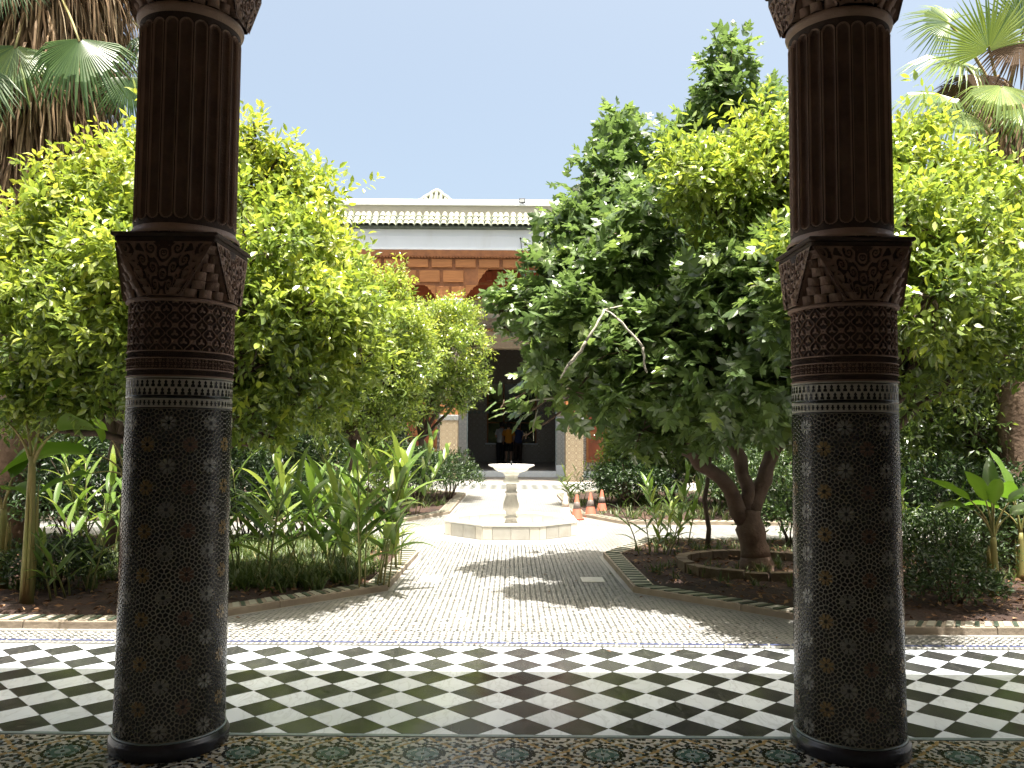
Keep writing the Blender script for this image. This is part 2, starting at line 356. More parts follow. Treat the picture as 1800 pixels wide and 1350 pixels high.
MAT['grass'] = leaf_mat('grass', [(0, (0.045, 0.080, 0.020)), (0.7, (0.11, 0.15, 0.045)), (1, (0.26, 0.22, 0.10))], 0.3, 1.4, 0.5)
MAT['litter'] = leaf_mat('litter', [(0, (0.07, 0.035, 0.018)), (0.6, (0.19, 0.105, 0.055)), (1, (0.34, 0.22, 0.12))], 0.1, 1.2, 0.8, 0.2)
MAT['stalk'] = M('stalk', (0.20, 0.22, 0.06), (0.28, 0.20, 0.08), scale=8, rough=0.6, stretch=(1, 1, 0.3), wear=(0.26, 0.15, 0.08))
MAT['cane'] = M('cane', (0.15, 0.19, 0.045), (0.24, 0.20, 0.08), scale=6, rough=0.55)
MAT['orange_fruit'] = M('orange_fruit', (0.035, 0.07, 0.014), (0.055, 0.09, 0.016), scale=12, rough=0.45, bump=0.2, bscale=80)
MAT['skin'] = M('skin', (0.42, 0.25, 0.17), (0.38, 0.22, 0.15), scale=6, rough=0.55)
MAT['hair'] = M('hair', (0.025, 0.017, 0.012), scale=20, rough=0.6)
def cloth(n, c): return M(n, c, tuple(v * 0.8 for v in c), scale=9, rough=0.85, bump=0.2, bscale=30)


# ================================================================= SETTING: ground and paving
g = G(); g.box(-400, 400, -60, 700, -1.2, -0.03)
tag(g.obj('ground', MAT['soil']), kind='structure')

# ---- planting beds (outer kerb outlines), mirrored left and right
BED_NEAR = [(-9.2, 6.28), (-2.75, 6.28), (-1.16, 7.85), (-1.12, 10.05), (-1.85, 11.5), (-9.2, 11.5)]
BED_FAR = [(-9.2, 13.6), (-1.85, 13.6), (-1.12, 15.1), (-1.08, 19.6), (-2.2, 21.1), (-9.2, 21.1)]
mir = lambda P: [(-x, y) for x, y in P][::-1]
BEDS = {'near_left': BED_NEAR, 'near_right': mir(BED_NEAR), 'far_left': BED_FAR, 'far_right': mir(BED_FAR)}


def inside(P, x, y):
    r = np.zeros(np.shape(x), bool); n = len(P)
    for i in range(n):
        (x1, y1), (x2, y2) = P[i], P[(i + 1) % n]
        c = ((y1 > y) != (y2 > y)) & (x < (x2 - x1) * (y - y1) / (y2 - y1 + 1e-12) + x1)
        r ^= c
    return r


def inset(P, d):
    n = len(P); out = []
    A = sum(P[i][0] * P[(i + 1) % n][1] - P[(i + 1) % n][0] * P[i][1] for i in range(n))
    s = 1 if A > 0 else -1
    for i in range(n):
        p0, p1, p2 = (np.array(P[(i + k) % n], float) for k in (-1, 0, 1))
        e1 = (p1 - p0) / np.linalg.norm(p1 - p0); e2 = (p2 - p1) / np.linalg.norm(p2 - p1)
        n1 = np.array([-e1[1], e1[0]]) * s; n2 = np.array([-e2[1], e2[0]]) * s
        b = (n1 + n2); b /= (1 + n1 @ n2)
        out.append(tuple(p1 + b * d))
    return out


path = G(); path.box(-12, 12, 5.84, 28.4, -0.4, 0.0)
path = tag(path.obj('paved_path', MAT['cream_paving']), kind='structure')

# tesserae of the paving: staggered little dark lozenges on the cream ground
def tesserae():
    g = G(); p = 0.049
    for (x0, x1, y0, y1) in ((-9, 9, 5.98, 6.3), (-3.0, 3.0, 6.3, 21.3), (-9, -3.0, 11.5, 13.6), (3.0, 9, 11.5, 13.6)):
        for kind, off in ((0, 0.0), (1, 0.5)):
            X, Y = np.meshgrid(np.arange(x0 + off * p, x1, p), np.arange(y0 + off * p, y1, p)); X, Y = X.ravel(), Y.ravel()
            ok = np.ones(len(X), bool)
            for P in BEDS.values(): ok &= ~inside(inset(P, -0.07), X, Y)
            ok &= (X ** 2 + (Y - 12.5) ** 2 > 1.45 ** 2)
            X, Y = X[ok], Y[ok]; N = len(X)
            gone = rng.random(N) < 0.03
            h = np.where(gone, .002, (.0142 if kind == 0 else .0080)) * (1 + 0.14 * rng.standard_normal(N)); z = np.full(N, 0.003)
            jx, jy = rng.normal(0, 0.0016, N), rng.normal(0, 0.0016, N)
            V = np.stack([np.stack([X + jx + a * h, Y + jy + b * h, z], -1) for a, b in ((-1, 0), (0, -1), (1, 0), (0, 1))], 1).reshape(-1, 3)
            g.add(V, [np.arange(4 * N).reshape(-1, 4)], np.where(rng.random(N) < (.12 if kind == 0 else .9), 1, 0))
    # ring of radial tesserae round the fountain
    for k in range(9):
        r = 1.12 + k * 0.041; n = int(2 * math.pi * r / 0.041); a = np.arange(n) * 2 * math.pi / n + k * 0.1
        X, Y, h = r * np.cos(a), 12.5 + r * np.sin(a), 0.0105
        V = np.stack([np.stack([X + i * h, Y + j * h, np.full(n, 0.003)], -1) for i, j in ((-1, 0), (0, -1), (1, 0), (0, 1))], 1).reshape(-1, 3)
        g.add(V, [np.arange(4 * n).reshape(-1, 4)], 1)
    return g
o = tesserae().obj('paving_tesserae', [MAT['dark_tessera'], MAT['grey_tessera']], path)
tag(o, kind='stuff')

# border lines of the path: cobalt line and pale strip before the checker floor, dark lines along the beds
g = G()
for i in range(116): g.box(-9 + i * .155, -9 + i * .155 + .138, 5.930, 5.948, 0.001, 0.0065, 0)
for i in range(440):
    x = -9 + i * 0.041
    g.add([(x, 5.868, .006), (x + .012, 5.868, .006), (x + .028, 5.915, .006), (x + .016, 5.915, .006)], [np.array([[0, 1, 2, 3]])], 1)
g.box(-9, 9, 5.848, 5.856, 0.001, 0.0055, 1)
for P in BEDS.values():
    a, b = inset(P, -0.055), inset(P, -0.067); n = len(P)
    for i in range(n):
        j = (i + 1) % n
        if abs(P[i][0]) > 9 and abs(P[j][0]) > 9: continue
        g.add([(*a[i], .0055), (*a[j], .0055), (*b[j], .0055), (*b[i], .0055)], [np.array([[0, 1, 2, 3]])], 1)
tag(g.obj('border_line', [MAT['cobalt'], MAT['grey_tessera']], path), kind='stuff')
# two pale marble inspection slabs let into the path
for x0, x1, y0, y1 in ((-0.93, -0.70, 8.30, 8.62), (0.72, 0.95, 8.35, 8.62)):
    g = G(); g.bevbox(x0, x1, y0, y1, 0.001, 0.008, 0, 0.002); g.obj('marble_slab', MAT['fountain_marble'], path)

# ---- beds: soil and kerbs of single blocks with a striped tile top
for key, P in BEDS.items():
    side = key.split('_'); desc = ' '.join(side)
    inn = inset(P, 0.21)
    bx0, bx1 = min(p[0] for p in P), max(p[0] for p in P); by0, by1 = min(p[1] for p in P), max(p[1] for p in P)
    mid = inset(P, 0.11)
    nx, ny = 66, 46
    X, Y = np.meshgrid(np.linspace(bx0, bx1, nx), np.linspace(by0, by1, ny))
    ok = inside(mid, X, Y)
    Z = 0.040 + 0.012 * np.sin(X * 3.1) * np.cos(Y * 2.3) + 0.010 * rng.standard_normal(X.shape)
    cx, cy = (bx0 + bx1) / 2, (by0 + by1) / 2
    soil = G(); soil.grid(np.stack([X, Y, Z], -1))
    f, m_, s_, t_ = soil.F[0]; keep = ok.ravel()[f].all(1); soil.F[0] = (f[keep], m_[keep], s_, t_[keep])
    so = soil.obj('soil_bed', MAT['soil']); tag(so, kind='structure')
    base = G(); base.prism(mid if sum(mid[i][0] * mid[(i + 1) % 6][1] - mid[(i + 1) % 6][0] * mid[i][1] for i in range(6)) > 0 else mid[::-1], -0.02, 0.028)
    base.obj('soil_base', MAT['soil'], so)
    kerb = thing('garden_kerb', None, None); kerb['kind'] = 'structure'
    stripes = G(); n = len(P)
    for i in range(n):
        j = (i + 1) % n
        if abs(P[i][0]) > 9 and abs(P[j][0]) > 9: continue
        a0, a1, b0, b1 = (np.array(q) for q in (P[i], P[j], inn[i], inn[j]))
        L = np.linalg.norm(a1 - a0); k = max(1, round(L / 0.95))
        for q in range(k):
            e = 0.004 / L; t0, t1 = q / k + e, (q + 1) / k - e
            c = [a0 + (a1 - a0) * t0, a0 + (a1 - a0) * t1, b0 + (b1 - b0) * t1, b0 + (b1 - b0) * t0]
            if (c[1] - c[0])[0] * (c[3] - c[0])[1] - (c[1] - c[0])[1] * (c[3] - c[0])[0] < 0: c = c[::-1]
            gb = G(); dz = random.uniform(-0.003, 0.003)
            ctr = sum(c) / 4; c2 = [ctr + (v - ctr) * (1 - 0.006 / max(0.1, np.linalg.norm(v - ctr))) for v in c]
            V = [(*v, -0.02) for v in c] + [(*v, 0.050 + dz) for v in c] + [(*v, 0.057 + dz) for v in c2]
            I = np.arange(4); J = (I + 1) % 4
            gb.add(V, [np.stack([I, J, J + 4, I + 4], -1), np.stack([I + 4, J + 4, J + 8, I + 8], -1), np.array([I + 8]), np.array([I[::-1]])])
            gb.obj('kerb_block', MAT['kerb_stone'], kerb)
        # slanting glazed tiles on the top
        ns = int(L / 0.075)
        for q in range(ns):
            t0 = (q + 0.12) / ns; t1 = (q + (0.62 if q % 2 == 0 else 0.9)) / ns; sl = 0.7 / ns
            def pt(t, u): t = min(max(t, 0), 1); return (1 - u) * (a0 + (a1 - a0) * t) + u * (b0 + (b1 - b0) * t)
            c = [pt(t0, .12), pt(t1, .12), pt(t1 + sl, .90), pt(t0 + sl, .90)]
            if (c[1] - c[0])[0] * (c[3] - c[0])[1] - (c[1] - c[0])[1] * (c[3] - c[0])[0] < 0: c = c[::-1]
            zz = 0.0635
            V = [(*v, 0.052) for v in c] + [(*v, zz) for v in c]
            stripes.add(V, [np.stack([np.arange(4), (np.arange(4) + 1) % 4, (np.arange(4) + 1) % 4 + 4, np.arange(4) + 4], -1), np.array([[4, 5, 6, 7]])], q % 2)
    tag(stripes.obj('kerb_tiles', [MAT['green_tile'], MAT['cream_tile']], kerb), kind='stuff')

# ---- checkered marble floor, every tile in view an object of its own
DG = 0.2828; X0, YR0 = 0.078, 4.264
base = G(); base.box(-9, 9, 4.15, 5.842, -0.4, -0.004)
checker = tag(base.obj('checkered_floor', MAT['grout']), kind='structure')
_shape = {}
def clip_poly(P, ymin, ymax):
    for s, lim in ((1, ymin), (-1, -ymax)):
        out = []
        for i in range(len(P)):
            a, b = P[i], P[(i + 1) % len(P)]
            da, db = s * a[1] - lim, s * b[1] - lim
            if da >= 0: out.append(a)
            if da * db < 0: t = da / (da - db); out.append((a[0] + (b[0] - a[0]) * t, a[1] + (b[1] - a[1]) * t))
        P = out
        if len(P) < 3: return []
    return P
def tile_mesh(key, P, mat):
    if key in _shape: return _shape[key]
    g = G(); n = len(P); c = np.mean(np.array(P), 0)
    Q = [tuple(c + (np.array(p) - c) * (1 - 0.002 / np.linalg.norm(np.array(p) - c))) for p in P]
    V = [(*p, -0.008) for p in P] + [(*p, -0.0008) for p in P] + [(*p, 0.0) for p in Q]
    I = np.arange(n); J = (I + 1) % n
    g.add(V, [np.stack([I, J, J + n, I + n], -1), np.stack([I + n, J + n, J + 2 * n, I + 2 * n], -1), np.array([I + 2 * n])])
    me = g.mesh('marble_tile'); me.materials.append(mat); _shape[key] = me
    return me
rest = G(); ntile = 0
YMIN, YMAX = 4.168, 5.832
for r in range(0, 13):
    black = r % 2 == 0
    yc = YR0 + (r - (0 if black else 0)) * DG / 2
    for i in range(-34, 35):
        xc = X0 + i * DG + (0 if black else DG / 2)
        if abs(xc) > 9: continue
        h = DG / 2 - 0.0016
        P = clip_poly([(0, -h), (h, 0), (0, h), (-h, 0)], YMIN - yc, YMAX - yc)
        if not P or max(p[1] for p in P) - min(p[1] for p in P) < 0.01: continue
        if abs(xc) < (yc + 0.1) * 0.625 + 0.12 and not (abs(abs(xc) - 1.72 * (yc / 4.05)) < 0.10 * 1):
            ntile += 1
            me = tile_mesh((r, black), P, MAT['black_marble' if black else 'white_marble'])
            o = link('marble_tile', me, checker, (xc, yc, 0.003), (random.gauss(0, .0012), random.gauss(0, .0012), random.gauss(0, .003)))
        else:
            n = len(P)
            rest.add([(p[0] + xc, p[1] + yc, 0.003) for p in P], [np.array([np.arange(n)])], 0 if black else 1)
for i in range(-34, 35):     # lower edge: white triangles under the first black row
    xc = X0 + i * DG + DG / 2; yc = YR0 - DG / 2; h = DG / 2 - 0.0016
    P = clip_poly([(0, -h), (h, 0), (0, h), (-h, 0)], YMIN - yc, YMAX - yc)
    if P:
        if abs(xc) < 2.75 and abs(abs(xc) - 1.72) > 0.2:
            ntile += 1
            link('marble_tile', tile_mesh((-1, False), P, MAT['white_marble']), checker, (xc, yc, 0.003))
        else:
            rest.add([(p[0] + xc, p[1] + yc, 0.003) for p in P], [np.array([np.arange(len(P))])], 1)
tag(rest.obj('outer_marble_tiles', [MAT['black_marble'], MAT['white_marble']], checker), kind='stuff')
print('checker tiles', ntile)

# ---- zellige: Voronoi cells of rosette seeds, tiles with recessed joints
def voronoi_cells(seeds, px, py, shrink):
    """cells of seeds repeated with period (px, py); returns list of polygons (one period)"""
    S = np.array(seeds); reps = np.concatenate([S + np.array([a * px, b * py]) for a in (-1, 0, 1) for b in (-1, 0, 1)])
    out = []
    for s in S:
        d = reps - s; dist = np.hypot(d[:, 0], d[:, 1]); o = np.argsort(dist)[1:28]
        P = [(-.1, -.1), (.1, -.1), (.1, .1), (-.1, .1)]
        for k in o:
            nx, ny = d[k] / dist[k]; lim = dist[k] / 2 - shrink
            Q = []
            for i in range(len(P)):
                a, b = P[i], P[(i + 1) % len(P)]
                da, db = lim - (a[0] * nx + a[1] * ny), lim - (b[0] * nx + b[1] * ny)
                if da >= 0: Q.append(a)
                if da * db < 0: t = da / (da - db); Q.append((a[0] + (b[0] - a[0]) * t, a[1] + (b[1] - a[1]) * t))
            P = Q
            if len(P) < 3: break
        out.append([(p[0] + s[0], p[1] + s[1]) for p in P] if len(P) >= 3 else None)
    return out
def seed_rings(centres, rings, px, py, mind):
    pts, info = [], []
    for ri, (r, n, off) in enumerate(rings):
        for ci, (cx, cy) in enumerate(centres):
            for k in range(n):
                a = (k + off) * 2 * math.pi / n
                x, y = (cx + r * math.cos(a)) % px, (cy + r * math.sin(a)) % py
                ok = True
                for (qx, qy) in pts:
                    dx = abs(qx - x); dy = abs(qy - y); dx = min(dx, px - dx); dy = min(dy, py - dy)
                    if dx * dx + dy * dy < mind * mind: ok = False; break
                if ok: pts.append((x, y)); info.append((ci, ri, k))
    return pts, info
PER = 0.2
zs, zi = seed_rings([(0.05, 0.05), (0.15, 0.15)], [(0, 1, 0), (0.0260, 10, .5), (0.0450, 14, 0), (0.0620, 18, .5), (0.078, 22, 0), (0.093, 26, .5), (0.1, 30, 0)], PER, PER, 0.0152)
zc = voronoi_cells(zs, PER, PER, 0.0026)

# floor band: large sixteen-pointed stars
BP = 0.42
fs, fi = seed_rings([(0.21, 0.21), (0.0, 0.0)], [(0, 1, 0), (0.020, 12, 0), (0.046, 16, .5), (0.070, 16, 0), (0.086, 32, .5), (0.101, 32, 0), (0.116, 40, .5), (0.131, 40, 0), (0.146, 48, .5), (0.161, 48, 0), (0.176, 56, .5), (0.191, 56, 0), (0.206, 64, .5), (0.221, 64, 0), (0.24, 64, 0)], BP, BP, 0.0118)
fc = voronoi_cells(fs, BP, BP, 0.0013)
FB0, FB1 = 3.70, 4.14
base = G(); base.box(-5, 5, 3.60, 4.149, -0.4, -0.001)
band = tag(base.obj('zellige_threshold', MAT['z_grout']), kind='structure')
g = G()
for rep in range(-12, 12):
    for P, (ci, ri, k), s in zip(fc, fi, fs):
        if not P: continue
        ox = rep * BP + 0.015 - 0.21
        c = 0
        e_ = k % 2
        if ci == 0: c = [0, 6, 4, 6 if e_ else 4, 0, 1, 0 if e_ else 1, 1 if k % 3 else 7, 0, 1 if e_ else 6, 0 if e_ else 1, 1, 0 if e_ else 7, 1, 0][ri]
        else: c = [7, 0, 1, 0 if e_ else 7, 1, 0, 1 if e_ else 0, 7 if k % 3 else 1, 0, 1 if e_ else 5, 0 if e_ else 1, 1, 0, 1, 0][ri]
        if ri >= 5: c = (0, 1, 0, 7, 1, 0, 1, 5, 0, 7, 1, 6)[int((s[0] * 977.1 + s[1] * 613.7) * 3) % 12]
        dd = abs(abs(((s[0] - 0.21 + 0.21) % BP) - 0.21) + abs(s[1] - 0.21) - 0.205)
        if dd < 0.009: c = 2
        poly = clip_poly([(p[0] + ox, p[1] + 3.715) for p in P], 3.715, 4.13)
        if len(poly) < 3: continue
        n = len(poly)
        g.add([(p[0], p[1], 0.0016) for p in poly] + [(p[0], p[1], -0.001) for p in poly], [np.array([np.arange(n)]), np.stack([np.arange(n) + n, (np.arange(n) + 1) % n + n, (np.arange(n) + 1) % n, np.arange(n)], -1)], c)
tag(g.obj('zellige_tiles', [MAT['z_black'], MAT['z_white'], MAT['z_ochre'], MAT['z_rust'], MAT['z_teal'], MAT['z_blue'], MAT['z_sky'], MAT['z_olive']], band), kind='stuff')
g = G(); g.box(-5, 5, 4.134, 4.164, 0.0, 0.0045, 0); g.box(-5, 5, 3.690, 3.712, 0.0, 0.0045, 1)
for i in range(220):
    x = -5 + i * 0.046
    g.add([(x, 3.615, .002), (x + .023, 3.615, .002), (x + .046, 3.685, .002), (x + .023, 3.685, .002)], [np.array([[0, 1, 2, 3]])], 2)
tag(g.obj('threshold_border', [MAT['z_sky'], MAT['z_blue'], MAT['z_black']], band), kind='stuff')
g = G(); g.box(-9, 9, -3.2, 3.598, -0.4, 0.0)
g.box(-9, -5.002, 3.60, 4.149, -0.4, 0.0); g.box(5.002, 9, 3.60, 4.149, -0.4, 0.0)
tag(g.obj('gallery_floor', MAT['stucco_pale']), kind='structure')

# ================================================================= the gallery overhead
gal = thing('gallery_building', 'shaded arcade gallery carried by the two carved columns in front', 'building', (0, 4.05, 0))
g = G(); g.box(-9, 9, -0.32, 0.32, 4.10, 5.2); g.obj('arcade_wall', MAT['gallery_wall'], gal)
g = G(); g.box(-9, 9, -7.25, -7.05, 0, 5.2); g.obj('back_wall', MAT['gallery_wall'], gal)
for s in (-1, 1):
    g = G(); g.box(min(s * 9.002, s * 9.2), max(s * 9.002, s * 9.2), -7.25, 0.32, 0, 5.2); g.obj('end_wall', MAT['gallery_wall'], gal)
g = G(); g.box(-9, 9, -7.048, -0.322, 4.9, 5.05); g.obj('ceiling', MAT['gallery_wood'], gal)
g = G(); g.box(-9.2, 9.2, -7.3, 0.40, 5.203, 5.3); g.obj('roof', MAT['roof_dark'], gal)
EAVE_Y, EAVE_Z = 0.41, 4.22
g = G()
g.add([(-9, .322, 4.50), (9, .322, 4.50), (9, EAVE_Y, EAVE_Z - .02), (-9, EAVE_Y, EAVE_Z - .02), (-9, .322, 4.46), (9, .322, 4.46), (9, EAVE_Y, EAVE_Z - .06), (-9, EAVE_Y, EAVE_Z - .06)],
      [np.array([[0, 1, 2, 3], [7, 6, 5, 4], [3, 2, 6, 7], [0, 4, 5, 1], [0, 3, 7, 4], [1, 5, 6, 2]])])
a = np.linspace(0, math.pi, 7)
for i in range(90):
    x = -8.9 + i * 0.2
    P = [[(x + .085 * math.cos(t), .322 + (EAVE_Y + .03 - .322) * u, 4.47 + (EAVE_Z - 4.50) * u + .07 * math.sin(t)) for t in a] for u in (0, 1)]
    g.grid(P, 1)
tag(g.obj('eave', [MAT['roof_dark'], MAT['roof_tile']], gal), kind='stuff')

# ================================================================= the two columns
def smooth(x, a, b):
    t = np.clip((x - a) / (b - a), 0, 1); return t * t * (3 - 2 * t)
def relief_lattice(u, v):
    """ogee trellis with a leaf in every lozenge; 1 = proud, 0 = groove"""
    cu, cv = np.cos(2 * np.pi * u), np.cos(2 * np.pi * v)
    gq = cu + cv + 0.25 * np.cos(6 * np.pi * u) * np.cos(2 * np.pi * v)
    line = 1 - smooth(np.abs(gq), 0.12, 0.34)
    uu = ((u + 0.5) % 1) - 0.5; vv = ((v + 0.5) % 1) - 0.5
    uo = (u % 1) - 0.5; vo = (v % 1) - 0.5
    def leaf(x, y):
        r = np.hypot(x, y) + 1e-6; th = np.arctan2(x, y)
        return 1 - smooth(r - 0.20 * (0.62 + 0.38 * np.cos(3 * th)), -0.02, 0.045)
    return np.clip(line + leaf(uu, vv) + leaf(uo, vo), 0, 1)
def relief_scroll(u, v):
    """mirrored scrolling arabesque over the unit square"""
    a = np.abs(u - 0.5) * 2
    def spiral(x, y, k, s):
        r = np.hypot(x, y) + 1e-6; th = np.arctan2(y, x)
        return np.cos(s * th + k * np.log(r + 0.03) * 3.0)
    cs = [(.55, .66, 2.6, 1), (.28, .20, 2.6, -1), (.90, .86, 2.4, 1), (.02, .80, 2.8, 1), (.30, .52, 2.6, -1), (.74, .40, 2.4, 1), (.02, .38, 2.8, -1), (.60, .12, 2.4, 1), (.30, .88, 2.6, -1)]
    Fv = np.stack([spiral(a - x_, v - y_, k_, s_) for x_, y_, k_, s_ in cs]); D = np.stack([np.hypot(a - x_, v - y_) for x_, y_, k_, s_ in cs])
    w_ = np.exp(-D * 14); f = (Fv * w_).sum(0) / w_.sum(0)
    edge = np.minimum.reduce([u * 1.0, 1 - u, v, 1 - v])
    return np.maximum(smooth(f, -0.25, 0.25), 1 - smooth(edge, 0.02, 0.045))
def carved_patch(g, c00, c10, c01, c11, relief, nu, nv, depth, out, mats=(0, 1), uv=(1, 1)):
    """quad patch (corners as numpy) with relief pushed along 'out'"""
    u, v = np.meshgrid(np.linspace(0, 1, nu), np.linspace(0, 1, nv))
    P = (c00[None, None] * ((1 - u) * (1 - v))[..., None] + c10 * (u * (1 - v))[..., None] + c01 * ((1 - u) * v)[..., None] + c11 * (u * v)[..., None])
    h = relief(u * uv[0], v * uv[1])
    P = P + out * (h * depth)[..., None]
    g.grid(P, 0, False)
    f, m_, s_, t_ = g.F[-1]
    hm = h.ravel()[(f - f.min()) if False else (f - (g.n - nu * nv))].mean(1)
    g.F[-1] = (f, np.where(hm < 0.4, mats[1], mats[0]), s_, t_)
def band_relief(g, r, z0, z1, nrep, vrep, depth, nth, nz, relief, mats=(0, 1)):
    th = np.arange(nth) * 2 * np.pi / nth; z = np.linspace(z0, z1, nz)
    T, Z = np.meshgrid(th, z); h = relief(T / (2 * np.pi) * nrep, (Z - z0) / (z1 - z0) * vrep)
    rr = r + h * depth
    P = np.stack([rr * np.cos(T), rr * np.sin(T), Z], -1)
    g.grid(P, 0, False, wrap=True)
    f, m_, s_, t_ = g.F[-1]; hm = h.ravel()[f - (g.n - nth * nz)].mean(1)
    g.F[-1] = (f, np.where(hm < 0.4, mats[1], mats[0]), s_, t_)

def capital(parent, z0, z1, r0, wtop, ab, name, bottom_w):
    """square block narrowing to the round shaft: carved panels, stalactite corners, abacus"""
    root = bpy.data.objects.new(name, None); col.objects.link(root); root.parent = parent
    g = G(); g.lathe([(r0 * 0.86, z0), (r0 * 0.93, (z0 + z1) / 2), (r0 * 0.98, z1)], 24); g.obj('core', MAT['carved_groove'], root)
    for q in range(4):
        a = q * math.pi / 2; c, s = math.cos(a), math.sin(a)
        rot = lambda p: np.array([p[0] * c - p[1] * s, p[0] * s + p[1] * c, p[2]])
        d0 = r0 * 1.0; d1 = wtop * 0.97; bw = bottom_w; tw = wtop * 0.955
        g = G()
        out = rot((0, -1, 0.0))
        carved_patch(g, rot((-bw, -d0, z0 + .004)), rot((bw, -d0, z0 + .004)), rot((-tw, -d1, z1)), rot((tw, -d1, z1)), relief_scroll, 130, 100, 0.010, out)
        # flanks of the panel going back into the block
        for sx in (-1, 1):
            A, B = (sx * bw, -d0, z0 + .004), (sx * tw, -d1, z1)
            A2, B2 = (sx * bw * .96, -d0 + .07, z0 + .004), (sx * tw * .93, -d1 + .07, z1)
            g.add([rot(A), rot(B), rot(B2), rot(A2)], [np.array([[0, 1, 2, 3]])], 0)
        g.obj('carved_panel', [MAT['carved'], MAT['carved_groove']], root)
        # stalactite corner: rows of little arched cells stepping out
        g = G(); ca = a + math.pi / 4; e = np.array([math.sin(ca), -math.cos(ca), 0.0]); t = np.array([math.cos(ca), math.sin(ca), 0.0])
        rows = 6
        for k in range(rows):
            f0, f1 = k / rows, (k + 1) / rows
            n = (5, 4, 4, 3, 2, 1)[k]
            half0 = r0 * 0.60 * (1 - f0) ** .9 + 0.012
            rad = r0 * 1.0 + (wtop * 1.30 - r0 * 1.0) * (f0 ** 1.15)
            zz0, zz1 = z0 + (z1 - z0) * f0 * 0.93 + .004, z0 + (z1 - z0) * f1 * 0.93
            for m in range(n):
                cc = (m + 0.5) / n * 2 - 1; hw = half0 / n
                ctr = e * (rad - abs(cc) * half0 * 0.22) + t * (cc * half0)
                prof = []
                for vv in np.linspace(0, 1, 5):
                    row = []
                    for ss in np.linspace(-1, 1, 7):
                        bul = math.sqrt(max(0, 1 - ss * ss * 0.92)) * (0.35 + 0.65 * vv ** 1.5)
                        row.append(ctr + t * (ss * hw * 0.93) + e * (bul * 0.034 - 0.010) + np.array([0, 0, zz0 + (zz1 - zz0) * vv]))
                    prof.append(row)
                g.grid(prof, 0, True)
                top = [prof[-1][i] for i in range(7)] + [prof[-1][6] - e * .05, prof[-1][0] - e * .05]
                g.add(top, [np.array([np.arange(9)])], 0)
        tag(g.obj('stalactite_corner', MAT['carved'], root), kind=None)
    g = G()
    g.bevbox(-wtop, wtop, -wtop, wtop, z1 + .001, z1 + ab * .55, 0, .005)
    g.bevbox(-wtop - .014, wtop + .014, -wtop - .014, wtop + .014, z1 + ab * .55 + .001, z1 + ab, 0, .006)
    g.obj('abacus', MAT['carved_groove'], root)
    return root

